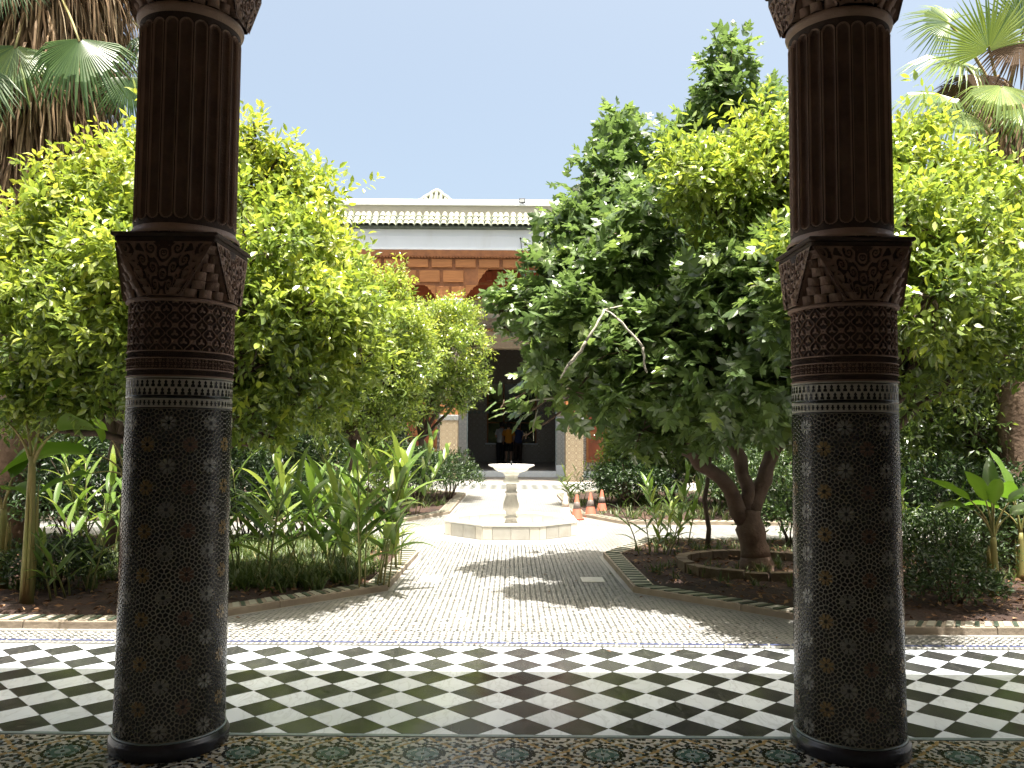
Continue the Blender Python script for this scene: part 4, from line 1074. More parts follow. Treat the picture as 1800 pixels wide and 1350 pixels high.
cone(994, 905, 14.6, 'faded whitish cone behind the basin rim, leftmost of the cones', True, .4)
cone(1014, 912, 14.3, 'orange cone nearest the fountain basin, partly behind its rim', False, .9)
cone(1038, 907, 14.75, 'orange cone third from the fountain, in the middle of the row', False, .2)
cone(1058, 898, 15.5, 'orange cone farthest from the fountain, at the bed edge', False, .6)


# ================================================================= people in the hall
def person(p, rz_, label, shirt, shorts, bare_legs, lean=0.0, arm=0.0, h=1.68):
    t = thing('person', label, 'person', p, rz_, 'visitors in the far hall')
    s = h / 1.70
    me = bpy.data.meshes.new('body')
    J = {'pelvis': (0, 0, .93), 'waist': (0, 0, 1.07), 'chest': (0, lean * .3, 1.28), 'neck': (0, lean * .6, 1.44), 'head': (0, lean * .8 + .015, 1.53), 'crown': (0, lean * .9 + .01, 1.66),
         'hipL': (-.09, 0, .90), 'kneeL': (-.10, .02, .49), 'ankL': (-.105, -.02, .09), 'toeL': (-.125, .14, .035), 'hipR': (.09, 0, .90), 'kneeR': (.10, .02, .49), 'ankR': (.105, -.02, .09), 'toeR': (.125, .14, .035),
         'shL': (-.175, lean * .5, 1.39), 'elL': (-.235, lean * .4 - .02, 1.12), 'wrL': (-.22, .10 + lean * .4 + arm, .93 + arm * .8), 'haL': (-.21, .14 + lean * .4 + arm, .86 + arm), 'shR': (.175, lean * .5, 1.39), 'elR': (.235, lean * .4 - .02, 1.12), 'wrR': (.22, .10 + lean * .4 + arm, .93 + arm * .8), 'haR': (.21, .14 + lean * .4 + arm, .86 + arm)}
    RAD = {'pelvis': (.135, .10), 'waist': (.12, .095), 'chest': (.145, .11), 'neck': (.052, .055), 'head': (.072, .088), 'crown': (.062, .07), 'hip': (.085, .09), 'knee': (.055, .058), 'ank': (.036, .04), 'toe': (.04, .025), 'sh': (.062, .062), 'el': (.042, .042), 'wr': (.028, .03), 'ha': (.034, .02)}
    E = [('pelvis', 'waist'), ('waist', 'chest'), ('chest', 'neck'), ('neck', 'head'), ('head', 'crown')]
    for S in 'LR': E += [('pelvis', 'hip' + S), ('hip' + S, 'knee' + S), ('knee' + S, 'ank' + S), ('ank' + S, 'toe' + S), ('chest', 'sh' + S), ('sh' + S, 'el' + S), ('el' + S, 'wr' + S), ('wr' + S, 'ha' + S)]
    for S, sg in (('L', -1), ('R', 1)):      # five fingers
        hx, hy, hz = J['ha' + S]
        for q, (dx, ln) in enumerate(((-.028, .055), (-.012, .075), (.004, .08), (.02, .07), (.035, .045))):
            a_, b_ = 'f%s%da' % (S, q), 'f%s%db' % (S, q)
            J[a_] = (hx + dx * .3, hy + dx * .9, hz - ln * .55); J[b_] = (hx + dx * .3 - sg * .01, hy + dx * .9 + .012, hz - ln)
            RAD['f'] = (.009, .009); E += [('ha' + S, a_), (a_, b_)]
    names = list(J)
    me.from_pydata([tuple(c * s for c in J[n_]) for n_ in names], [(names.index(a_), names.index(b_)) for a_, b_ in E], [])
    body = link('body', me, t)
    me.materials.append(MAT['skin'])
    sk = body.modifiers.new('skin', 'SKIN'); ss = body.modifiers.new('sub', 'SUBSURF'); ss.levels = ss.render_levels = 2
    for i, n_ in enumerate(names):
        r_ = RAD.get(n_) or RAD.get(n_.rstrip('LR')) or RAD['f']
        me.skin_vertices[0].data[i].radius = tuple(v * s for v in r_)
    me.skin_vertices[0].data[0].use_root = True
    def shell(name, secs, mat, par=t):
        g = G(); P = []
        for (cx, cy, z, rx, ry) in secs:
            P.append([(s * (cx + rx * math.cos(a_)), s * (cy + ry * math.sin(a_)), s * z) for a_ in np.arange(20) * 2 * math.pi / 20])
        g.grid(P, 0, True, wrap=True); return g.obj(name, mat, par)
    L = lean
    sh = shell('shirt', [(0, 0, .86, .175, .135), (0, 0, .98, .165, .13), (0, L * .1, 1.10, .158, .125), (0, L * .3, 1.26, .178, .138), (0, L * .45, 1.37, .182, .125), (0, L * .55, 1.425, .12, .085), (0, L * .6, 1.455, .065, .07)], shirt)
    for S in (-1, 1):
        x, y, z = J['shL'] if S < 0 else J['shR']; x2, y2, z2 = J['elL'] if S < 0 else J['elR']
        g = G(); g.tube([np.array((x - S * .03, y, z)) * s, np.array((x + (x2 - x) * .3, y, z - .09)) * s, np.array((x2 - S * .01, y2, z2 + .05)) * s], [.078 * s, .074 * s, .066 * s], 12); g.obj('sleeve', shirt, sh)
    low = .50 if bare_legs else .08
    g_ = shell('shorts' if bare_legs else 'trousers', [(0, 0, .80, .172, .13), (0, 0, .90, .168, .125), (0, 0, .99, .155, .118)], shorts)
    for S in (-1, 1):
        g = G(); g.tube([(S * .09 * s, 0, .90 * s), (S * .10 * s, .005, .72 * s), (S * .105 * s, .0, (low + .02) * s)], [.108 * s, .098 * s, (.09 if bare_legs else .062) * s], 14); g.obj('leg_cloth', shorts, g_)
    cx, cy, cz = J['crown']
    g = G(); g.lathe([(.0, .105), (.05, .098), (.085, .06), (.096, .0), (.092, -.07), (.075, -.11)], 20, cap=False, c=(0, 0, 0))
    for v in g.V: v[:, 1] *= 1.08
    o = g.obj('hair', MAT['hair'], t, (cx * s, (cy - .018) * s, (cz - .03) * s))
    for S in (-1, 1):
        g = G(); g.bevbox(S * .115 * s - .045, S * .115 * s + .045, -.08, .18, 0, .07, 0, .02); g.obj('shoe', MAT['hair'], t)
    return t
hp = lambda x, D: (at(x, 760, D).x, D, .20)
person(hp(894, 34.4), 0.1, 'person seen from behind in orange shirt and black shorts', cloth('orange_cloth', (.62, .25, .02)), cloth('black_cloth', (.012, .012, .014)), True)
person(hp(880, 34.9), -.5, 'person in light grey shirt, left of the orange shirt', cloth('grey_cloth', (.50, .52, .55)), cloth('dark_trousers', (.03, .03, .035)), False, .12, .10, 1.72)
person(hp(911, 34.8), .35, 'person in dark blue shirt, right of the orange shirt', cloth('blue_cloth', (.03, .05, .14)), cloth('brown_trousers', (.05, .03, .02)), False, .05, .05, 1.66)


# ================================================================= PLANTS
def unit(v): return v / (np.linalg.norm(v, axis=-1, keepdims=True) + 1e-9)
def scatter(g, TV, TF, pos, d, nrm, size, tint, mat=0, smooth=False):
    """N leaves from one template: y axis along d, z axis towards nrm"""
    N = len(pos); d = unit(d); z = unit(nrm - (nrm * d).sum(-1, keepdims=True) * d); x = np.cross(d, z)
    size = np.asarray(size); size = size[:, None] * np.ones(3) if size.ndim == 1 else size
    V = (TV[None, :, 0, None] * x[:, None] * size[:, None, 0:1] + TV[None, :, 1, None] * d[:, None] * size[:, None, 1:2] + TV[None, :, 2, None] * z[:, None] * size[:, None, 2:3]) + pos[:, None]
    k = len(TV); off = (np.arange(N) * k)[:, None, None]
    F = (TF[None] + off).reshape(-1, TF.shape[1])
    g.add(V.reshape(-1, 3), [F], mat, smooth, np.repeat(tint, len(TF)))
CIT_V = np.array([(0, 0, 0), (-.20, .30, .05), (.20, .30, .05), (0, .38, -.015), (-.19, .62, .03), (.19, .62, .03), (0, .70, -.03), (0, 1.0, -.10)])
CIT_F = np.array([(0, 3, 1), (0, 2, 3), (1, 3, 6), (1, 6, 4), (3, 2, 5), (3, 5, 6), (4, 6, 7), (6, 5, 7)])
SIM_V = np.array([(0, 0, 0), (-.21, .45, .05), (.21, .45, .05), (0, .5, -.02), (0, 1.0, -.09)])
SIM_F = np.array([(0, 3, 1), (0, 2, 3), (1, 3, 4), (3, 2, 4)])
def fig_template():
    out = [(0.0, 0.0), (.16, -.06), (.34, .06), (.50, .30), (.30, .33), (.20, .36), (.40, .60), (.42, .76), (.26, .70), (.13, .56), (.15, .80), (0, 1.06)]
    P = out + [(-x, y) for x, y in out[1:-1][::-1]]
    V = [(x, y, -.22 * x * x - .10 * y * y + .04 * math.sin(9 * x)) for x, y in P] + [(0, .34, .03), (0, .60, .0)]
    n = len(P); F = []
    for i in range(n):
        j = (i + 1) % n; c = n if (P[i][1] + P[j][1]) / 2 < .52 else n + 1
        F.append((c, j, i))
    for i in range(n):                       # stitch the two hubs
        j = (i + 1) % n; k = (i + 2) % n
    a_ = [i for i in range(n) if (P[i][1] + P[(i + 1) % n][1]) / 2 < .52]
    for i in range(n):
        j = (i + 1) % n
        ci = (P[i - 1][1] + P[i][1]) / 2 < .52; cj = (P[i][1] + P[j][1]) / 2 < .52
        if ci != cj: F.append((n, n + 1, i) if ci else (n + 1, n, i))
    return np.array(V), np.array(F)
FIG_V, FIG_F = fig_template()

def rand_dirs(n):
    v = rng.standard_normal((n, 3)); return unit(v)
def lobes_world(L):
    """lobes given as (x px, y px, distance, radius m[, squash]) -> centres, radii"""
    return np.array([tuple(at(l[0], l[1], l[2])) for l in L]), np.array([l[3] for l in L]), np.array([(l[4] if len(l) > 4 else 1.0) for l in L])

def shoots_in_lobes(C, Rr, Sq, per_area, deep=.5, sub=8):
    P, O = [], []
    C2, R2, Q2 = list(C), list(Rr * .86), list(Sq)
    for c, r, q in zip(C, Rr, Sq):             # clumps standing out of every lobe make the outline uneven
        for dd in rand_dirs(sub):
            C2.append(c + dd * r * rng.uniform(.62, 1.0)); R2.append(r * rng.uniform(.24, .46)); Q2.append(1.0)
    C, Rr, Sq = np.array(C2), np.array(R2), np.array(Q2)
    for c, r, q in zip(C, Rr, Sq):
        n = int(per_area * 4 * math.pi * r * r)
        d = rand_dirs(n)
        lump = 1 + .16 * np.sin(d[:, 0] * 5 + c[0] * 7) * np.sin(d[:, 1] * 5 + c[2] * 3) + .13 * np.sin(d[:, 2] * 9 + c[0])
        rad = r * lump * (1 - (1 - deep) * rng.random(n) ** 2.2)
        p = c + d * rad[:, None] * np.array([1, 1, q])
        # drop shoots buried deep in another lobe
        keep = np.ones(n, bool)
        for c2, r2 in zip(C, Rr):
            dd = np.linalg.norm(p - c2, axis=1); keep &= (dd > r2 * .62) | (rng.random(n) < .12)
        lone = rng.random(n) < .05; p = p + d * (lone * rng.uniform(.05, .30, n))[:, None] * np.array([.8, .8, 1.1])   # long lone shoots
        P.append(p[keep]); O.append(d[keep])
    return np.concatenate(P), np.concatenate(O)

def citrus_crown(g, lobes, per_area, size, tint_mu, nleaf=9, simple=False, gap=.0, spread=.24):
    C, Rr, Sq = lobes_world(lobes)
    P, O = shoots_in_lobes(C, Rr, Sq, per_area)
    N = len(P)
    # patchy gaps: thin out where a slow wave is low
    wv = np.sin(P[:, 0] * 4.1 + 1.3) + np.sin(P[:, 1] * 3.7) + np.sin(P[:, 2] * 4.7 + 2.1)
    k = (wv > -1.5) | (rng.random(N) < .30); P, O, wv = P[k], O[k], wv[k]; N = len(P)
    sd = unit(O * .8 + np.array([0, 0, .45]) + .55 * rng.standard_normal((N, 3)))
    sd[:, 2] = np.where(rng.random(N) < .16, -np.abs(sd[:, 2]) * .6, sd[:, 2])
    Ls = spread * (0.7 + .8 * rng.random(N))
    flush = rng.random(N)                    # young yellow shoots, more of them high up in the open
    zt = (P[:, 2] - P[:, 2].min()) / (np.ptp(P[:, 2]) + 1e-6)
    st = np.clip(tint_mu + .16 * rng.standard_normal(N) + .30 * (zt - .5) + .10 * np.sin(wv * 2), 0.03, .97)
    pos, d, nr, sz, tn = [], [], [], [], []
    A = unit(np.cross(sd, rng.standard_normal((N, 3)))); B = np.cross(sd, A)
    for j in range(nleaf):
        t = (j + .6) / nleaf; ph = j * 2.4 + rng.random(N) * .9
        rad = A * np.cos(ph)[:, None] + B * np.sin(ph)[:, None]
        dj = unit(sd * (.35 + .75 * t ** 2) + rad * (1 - .45 * t) + np.array([0, 0, -.12]) + .22 * rng.standard_normal((N, 3)))
        pos.append(P + sd * (Ls * (t - .25))[:, None] + rad * .01)
        d.append(dj); nr.append(sd * .6 + np.array([0, 0, .7]) + .38 * rng.standard_normal((N, 3)))
        sz.append(size * (.62 + .55 * rng.random(N)) * (1 - .25 * (t > .85)))
        tn.append(np.clip(st + .09 * rng.standard_normal(N) + .12 * (t - .5), 0, 1))
    pos, d, nr, sz, tn = map(np.concatenate, (pos, d, nr, sz, tn))
    an = np.stack([sz * rng.uniform(.75, 1.2, len(sz)), sz, sz * rng.uniform(-.6, 2.6, len(sz))], -1)      # width and curl differ from leaf to leaf
    scatter(g, SIM_V if simple else CIT_V, SIM_F if simple else CIT_F, pos, d, nr, an, tn)
    tips = P
    return C, Rr, tips

def limb(g, a_, b_, r0, r1, n=7, sag=.12, seed=0, mat=0, sides=8):
    rr = np.random.default_rng(seed); a_, b_ = np.array(a_, float), np.array(b_, float); L = np.linalg.norm(b_ - a_)
    t = np.linspace(0, 1, n)[:, None]; side = unit(np.cross(b_ - a_, rr.standard_normal(3)))
    P = a_ + (b_ - a_) * t + side * np.sin(t * math.pi) * L * sag * rr.uniform(-1, 1) + np.array([0, 0, 1]) * np.sin(t * math.pi) * L * sag * .5
    P[1:-1] += rr.normal(0, .015 * L, (n - 2, 3))
    g.tube(P, np.linspace(r0, r1, n) * (1 + .06 * rr.standard_normal(n)), sides, mat)
    return P

def tree(name, label, base, fork_z, lobes, per_area=150, size=.085, tint=.5, trunk_r=.09, group=None, nleaf=9, simple=False, seed=1, fruits=0, lean=(0, 0), twig_n=160):
    base = Vector(base)
    t = thing(name, label, 'tree', base, 0, group)
    g = G(); C, Rr, tips = citrus_crown(g, lobes, per_area, size, tint, nleaf, simple)
    off = np.array(base)
    for v in g.V: v -= off
    g.obj('crown', MAT['citrus_leaf'], t)
    g = G(); fork = np.array([lean[0], lean[1], fork_z])
    limb(g, (0, 0, -.06), fork, trunk_r * 1.25, trunk_r * .85, 8, .04, seed, sides=10)
    ends = []
    for i, (c, r) in enumerate(zip(C, Rr)):
        P = limb(g, fork + np.array([0, 0, -.03]), c - off, trunk_r * .55, trunk_r * .16, 8, .12, seed * 31 + i); ends.append(P[-3:])
    idx = rng.choice(len(tips), min(twig_n, len(tips)), replace=False)
    for q in idx:
        p = tips[q] - off; k = np.argmin(np.linalg.norm(C - tips[q], axis=1)); c = C[k] - off
        s0 = c + (p - c) * .15
        limb(g, s0, p, .012, .004, 4, .1, int(q), sides=4)
    g.obj('trunk', MAT['bark'], t)
    for i in range(fruits):
        q = rng.integers(len(tips)); p = tips[q] - off - np.array([0, .02, .06])
        gg = G(); gg.lathe([(.001, -.032), (.02, -.026), (.032, -.008), (.032, .010), (.022, .026), (.006, .032), (.001, .030)], 10, cap=False); gg.obj('fruit', MAT['orange_fruit'], t, p)
    return t
S = .05
# left: the big bright citrus behind the left column and the row along the path
tree('citrus_tree', 'large bright yellow green citrus tree behind the left column', (-2.95, 7.45, S), 1.2,
     [(60, 440, 7.4, .36), (130, 385, 7.2, .40), (205, 335, 7.3, .40), (40, 540, 7.2, .38), (130, 500, 6.9, .44), (200, 440, 6.8, .46), (90, 620, 7.0, .36), (180, 600, 6.7, .42), (240, 520, 6.6, .46), (215, 275, 7.4, .20), (-40, 500, 7.5, .42), (30, 680, 7.2, .26), (150, 680, 7.0, .28),
      (310, 400, 7.2, .55), (320, 560, 6.7, .55), (300, 300, 7.6, .42), (450, 320, 7.5, .38), (440, 420, 7.0, .46), (520, 360, 7.6, .36), (570, 365, 7.8, .22), (500, 460, 7.0, .46), (470, 560, 6.7, .46), (560, 470, 7.4, .38), (560, 570, 7.0, .42), (600, 460, 7.8, .17), (440, 650, 6.8, .36), (530, 650, 6.9, .36), (615, 560, 7.4, .32), (450, 245, 7.5, .14), (495, 270, 7.5, .10), (635, 640, 7.3, .24), (470, 440, 6.5, .28), (540, 530, 6.5, .24), (440, 540, 6.4, .28), (440, 715, 7.0, .24), (520, 710, 7.2, .24), (600, 690, 7.6, .24), (90, 690, 7.1, .22), (205, 680, 6.8, .26), (20, 740, 7.3, .16), (480, 770, 7.2, .12)],
     84, .097, .60, .085, 'citrus trees of the court', seed=3, fruits=7, twig_n=420)
tree('citrus_tree', 'rounded citrus tree in the middle of the left row, before the pavilion', (-2.75, 14.4, S), 1.3,
     [(640, 520, 14.2, .56), (688, 510, 14.4, .38), (665, 590, 13.9, .62), (715, 580, 14.2, .48), (610, 620, 14.0, .58), (690, 660, 13.9, .52), (620, 690, 14.2, .5), (730, 645, 14.3, .42), (560, 570, 14.3, .6), (590, 730, 14.2, .4), (665, 725, 14.1, .38), (545, 690, 14.4, .5), (715, 715, 14.3, .3)],
     76, .106, .58, .085, 'citrus trees of the court', 8, True, 7)
tree('citrus_tree', 'small rounded citrus tree at the right end of the left row', (-2.05, 18.6, S), 1.3,
     [(770, 565, 18.4, .50), (800, 555, 18.7, .42), (790, 620, 18.2, .60), (832, 612, 18.5, .42), (755, 650, 18.4, .50), (832, 660, 18.5, .38), (785, 690, 18.4, .42), (730, 620, 18.6, .52), (745, 710, 18.4, .42), (815, 700, 18.4, .30), (700, 690, 18.6, .5)],
     76, .106, .54, .08, 'citrus trees of the court', 8, True, 9)
# right: citrus behind the right column
tree('citrus_tree', 'yellow topped citrus tree behind the right column, beside the fig tree', (3.05, 7.4, S), 1.3,
     [(1330, 320, 7.0, .42), (1265, 345, 7.0, .38), (1370, 270, 7.1, .36), (1215, 300, 7.2, .24), (1430, 330, 7.2, .46), (1500, 420, 6.9, .5), (1600, 320, 7.2, .42), (1650, 410, 6.9, .46), (1730, 350, 7.3, .38), (1610, 500, 6.7, .46), (1700, 500, 6.8, .46), (1780, 440, 7.2, .4), (1640, 610, 6.9, .42), (1740, 610, 7.0, .4), (1600, 260, 7.4, .24), (1720, 430, 6.2, .36), (1600, 400, 6.2, .34), (1450, 480, 5.8, .36), (1640, 520, 5.9, .34)],
     84, .097, .52, .085, 'citrus trees of the court', seed=11, fruits=9, twig_n=420)
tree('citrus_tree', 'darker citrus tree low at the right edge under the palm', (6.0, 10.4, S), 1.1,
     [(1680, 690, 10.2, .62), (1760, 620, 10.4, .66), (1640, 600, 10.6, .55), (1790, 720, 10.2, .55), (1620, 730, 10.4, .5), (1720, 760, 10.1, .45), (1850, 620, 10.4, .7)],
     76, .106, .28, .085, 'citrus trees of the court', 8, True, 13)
tree('citrus_tree', 'added citrus tree hidden deep behind the left column under the palm, shading the shrubs', (-5.0, 10.4, S), 1.3,  # added canopy, mostly out of view, keeps the sun off the shrubs
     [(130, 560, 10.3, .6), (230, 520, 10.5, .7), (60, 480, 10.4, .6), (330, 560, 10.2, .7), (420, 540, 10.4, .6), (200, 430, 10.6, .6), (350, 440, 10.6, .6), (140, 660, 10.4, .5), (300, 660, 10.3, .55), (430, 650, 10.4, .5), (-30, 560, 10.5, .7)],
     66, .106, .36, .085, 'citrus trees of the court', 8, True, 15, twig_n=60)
tree('citrus_tree', 'added citrus tree hidden deep behind the right column, shading the bed', (4.3, 11.0, S), 1.3,  # likewise added behind the near crown to shade the right bed
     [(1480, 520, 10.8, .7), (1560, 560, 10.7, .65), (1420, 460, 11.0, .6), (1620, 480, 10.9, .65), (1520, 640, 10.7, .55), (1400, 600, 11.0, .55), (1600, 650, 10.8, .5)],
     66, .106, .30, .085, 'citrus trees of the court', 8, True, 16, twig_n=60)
# background trees that close the court
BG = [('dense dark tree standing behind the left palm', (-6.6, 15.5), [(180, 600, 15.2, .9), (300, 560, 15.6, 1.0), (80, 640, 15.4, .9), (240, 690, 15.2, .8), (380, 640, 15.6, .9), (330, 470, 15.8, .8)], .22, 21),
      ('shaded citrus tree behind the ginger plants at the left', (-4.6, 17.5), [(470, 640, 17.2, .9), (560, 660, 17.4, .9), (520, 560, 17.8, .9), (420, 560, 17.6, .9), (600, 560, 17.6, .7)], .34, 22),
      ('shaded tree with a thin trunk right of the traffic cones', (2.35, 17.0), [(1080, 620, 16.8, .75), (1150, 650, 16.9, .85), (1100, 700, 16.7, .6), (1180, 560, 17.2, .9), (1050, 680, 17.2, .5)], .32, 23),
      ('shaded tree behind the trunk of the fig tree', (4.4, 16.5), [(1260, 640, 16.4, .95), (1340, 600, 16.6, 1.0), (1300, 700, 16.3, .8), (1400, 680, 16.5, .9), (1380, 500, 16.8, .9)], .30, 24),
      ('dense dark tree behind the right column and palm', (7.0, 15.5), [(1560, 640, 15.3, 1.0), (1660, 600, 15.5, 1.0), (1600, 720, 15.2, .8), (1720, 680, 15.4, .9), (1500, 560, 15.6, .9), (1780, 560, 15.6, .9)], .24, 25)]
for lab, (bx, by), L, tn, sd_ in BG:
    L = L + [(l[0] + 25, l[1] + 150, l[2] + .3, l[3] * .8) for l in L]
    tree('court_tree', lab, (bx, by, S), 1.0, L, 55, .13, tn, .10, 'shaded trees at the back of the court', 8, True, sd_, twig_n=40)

# ---- fig tree: three limbs, lobed leaves, bare pale branches
figb = Vector((at(1330, 1000, 9.0).x, 9.0, S))
fig = thing('fig_tree', 'large dark green fig tree with forked trunk right of the path', 'tree', figb)
FL = [(1350, 480, 6.6, .30), (1390, 560, 6.2, .28), (1300, 560, 6.8, .26), (1370, 640, 6.5, .26), (1330, 720, 7.2, .24), (1260, 730, 7.6, .24), (1370, 420, 7.6, .34), (1440, 600, 7.4, .4), (1010, 560, 7.4, .26), (1100, 620, 7.2, .30), (1190, 570, 7.3, .34), (1080, 480, 7.6, .30), (965, 630, 7.6, .16), (1180, 680, 7.2, .28), (1250, 650, 7.0, .30), (1290, 520, 7.0, .30), (1140, 400, 7.6, .32), (1010, 690, 7.4, .14), (1090, 700, 7.3, .2), (1282, 115, 9.0, 0.23), (1272, 180, 9.0, 0.28), (1240, 240, 9.2, 0.33), (1100, 255, 9.3, 0.33), (1150, 310, 9.2, 0.40), (1070, 330, 9.2, 0.36), (1200, 390, 9.0, 0.50), (1090, 420, 8.9, 0.49), (1010, 420, 9.0, 0.33), (1000, 500, 8.8, 0.38), (945, 500, 8.9, .26), (1130, 520, 8.5, 0.54), (1230, 480, 8.7, 0.49), (1050, 590, 8.6, 0.42), (905, 550, 8.7, .19), (880, 545, 8.7, .07), (892, 580, 8.7, .08), (960, 595, 8.7, .22), (1180, 630, 8.5, 0.50), (1270, 600, 8.6, 0.44), (1090, 680, 8.5, 0.38), (1000, 660, 8.7, 0.30), (958, 660, 8.6, .19), (1210, 720, 8.7, 0.38), (1330, 660, 8.9, 0.49), (1130, 755, 8.6, 0.26), (1340, 210, 9.3, 0.40), (1400, 480, 9.2, 0.57), (885, 712, 8.5, .07), (935, 722, 8.6, .10), (1005, 742, 8.6, 0.10), (925, 765, 8.6, 0.05), (1390, 740, 9.2, 0.31)]
C, Rr, Sq = lobes_world(FL)
P, O = shoots_in_lobes(C, Rr, Sq, 26, .5)
N = len(P); sd = unit(O * .7 + np.array([0, 0, .55]) + .4 * rng.standard_normal((N, 3)))
pos, d, nr, sz, tn = [], [], [], [], []
A = unit(np.cross(sd, rng.standard_normal((N, 3)))); B = np.cross(sd, A)
for j in range(6):
    t_ = (j + .5) / 6; ph = j * 2.4 + rng.random(N)
    rad = A * np.cos(ph)[:, None] + B * np.sin(ph)[:, None]
    pos.append(P + sd * ((t_ - .3) * .28)[..., None] if np.ndim(t_) else P + sd * ((t_ - .3) * .28) + rad * .045)
    d.append(unit(rad * (1.1 - .7 * t_) + sd * (.25 + .9 * t_ ** 2) + np.array([0, 0, -.22]) + .22 * rng.standard_normal((N, 3))))
    nr.append(sd + np.array([0, 0, .6]) + .40 * rng.standard_normal((N, 3)))
    sz.append(.178 * (.6 + .6 * rng.random(N)) * (1 - .35 * (t_ > .8)))
    tn.append(np.clip(.42 + .22 * rng.standard_normal(N), 0, 1))
pos, d, nr, sz, tn = map(np.concatenate, (pos, d, nr, sz, tn))
# the 300 leaves that show largest: outermost towards the court and the camera, each an object
front = np.full(len(pos), -9.0)
camv = np.array([0, 0, CAMZ])
vis = unit(camv - pos)
best = np.full(len(pos), 9.9)
for c, r in zip(C, Rr): best = np.minimum(best, np.linalg.norm(pos + vis * .35 - c, axis=1) / r)
score = best + .4 * (sz / .178) - .25 * (pos[:, 0] > 2.6) - .08 * np.abs(pos[:, 2] - 2.6)
order = np.argsort(-score)[:300]
rest_ = np.ones(len(pos), bool); rest_[order] = False
g = G(); scatter(g, FIG_V, FIG_F, (pos - np.array(figb))[rest_], d[rest_], nr[rest_], sz[rest_], tn[rest_])
tag(g.obj('crown', MAT['fig_leaf'], fig), kind='stuff')
g = G(); g.add(FIG_V, [FIG_F]); flm = g.mesh('leaf'); flm.materials.append(MAT['fig_leaf_obj'])
for q in order:
    dd = Vector(d[q]).normalized(); zz = Vector(nr[q]); zz = (zz - zz.dot(dd) * dd).normalized(); xx = dd.cross(zz)
    m = Matrix(((xx.x, dd.x, zz.x), (xx.y, dd.y, zz.y), (xx.z, dd.z, zz.z))).to_4x4()
    link('leaf', flm, fig, Vector(pos[q]) - figb, m.to_euler(), (sz[q],) * 3)
g = G(); f0 = np.array(figb)
W = lambda x, y, D: np.array(at(x, y, D)) - f0
limb(g, (0, 0, -.08), (-.01, 0, .16), .215, .150, 5, .0, 1, sides=14); limb(g, (-.01, 0, .12), W(1318, 895, 9.0), .155, .13, 8, .05, 2, sides=14)
main = [(W(1312, 922, 9.0), W(1200, 790, 8.7), .095, .060), (W(1200, 790, 8.7), W(1120, 640, 8.6), .060, .035), (W(1316, 905, 9.0), W(1290, 780, 9.1), .085, .065), (W(1290, 780, 9.1), W(1235, 560, 8.9), .065, .04), (W(1235, 560, 8.9), W(1278, 110, 9.0), .04, .010), (W(1320, 905, 9.0), W(1372, 760, 9.2), .095, .07), (W(1372, 760, 9.2), W(1400, 500, 9.2), .07, .035),
        (W(1235, 560, 8.9), W(1080, 330, 9.2), .035, .012), (W(1120, 640, 8.6), W(1000, 470, 8.9), .032, .012), (W(1290, 780, 9.1), W(1330, 300, 9.2), .05, .015), (W(1120, 640, 8.6), W(1110, 250, 9.3), .028, .010)]
for i, (a_, b_, r0, r1) in enumerate(main): limb(g, a_, b_, r0, r1, 9, .07, 100 + i, sides=10)
for i, c in enumerate(C):
    k = min(range(len(main)), key=lambda q: np.linalg.norm(main[q][1] - (c - f0))); limb(g, main[k][1], c - f0, .022, .008, 6, .12, 300 + i, sides=6)
    for q in range(5):
        e = c + rand_dirs(1)[0] * Rr[i] * .8; limb(g, c - f0, e - f0, .010, .005, 4, .1, 400 + i * 7 + q, sides=5)
g.obj('trunk', MAT['fig_bark'], fig)
g = G()                                       # bare sun-bleached branches at the crown's left
for a_, b_, r0, r1, sd_ in ((W(1000, 640, 6.85), W(1030, 600, 6.8), .022, .018, 1), (W(1030, 600, 6.8), W(1062, 545, 6.9), .018, .012, 2), (W(1085, 560, 6.85), W(1130, 610, 6.8), .014, .016, 3), (W(1130, 610, 6.8), W(1138, 655, 6.85), .016, .012, 4), (W(890, 712, 8.55), W(925, 707, 8.5), .010, .014, 5), (W(925, 707, 8.5), W(1010, 700, 8.5), .014, .022, 6), (W(1010, 700, 8.5), W(1100, 650, 8.6), .022, .028, 7), (W(890, 600, 8.7), W(960, 612, 8.7), .008, .014, 8), (W(938, 775, 8.5), W(945, 720, 8.5), .006, .010, 9), (W(1062, 545, 6.9), W(1150, 520, 8.3), .012, .02, 10), (W(1085, 560, 6.85), W(1062, 545, 6.9), .012, .010, 11), (W(1000, 640, 6.85), W(985, 665, 6.9), .016, .008, 12)):
    g = G(); limb(g, a_, b_, r0 * .68, r1 * .68, 6, .08, 700 + sd_, sides=7); g.obj('bare_branch', MAT['pale_bark'], fig)
# low ring of edging stones round the trunk
ring = thing('edging_ring', 'low round ring of edging stones about the fig tree trunk', 'edging', (figb.x, figb.y, S))
for k in range(22):
    a0_, a1_ = k * 2 * math.pi / 22 + .015, (k + 1) * 2 * math.pi / 22 - .015
    g = G(); P4 = [((r_) * math.cos(q), r_ * math.sin(q)) for r_, q in ((.74, a0_), (.86, a0_), (.86, a1_), (.74, a1_))]
    g.prism(P4, -.04, .085 + random.uniform(-.008, .008)); g.obj('edging_stone', MAT['brick_edge'], ring)
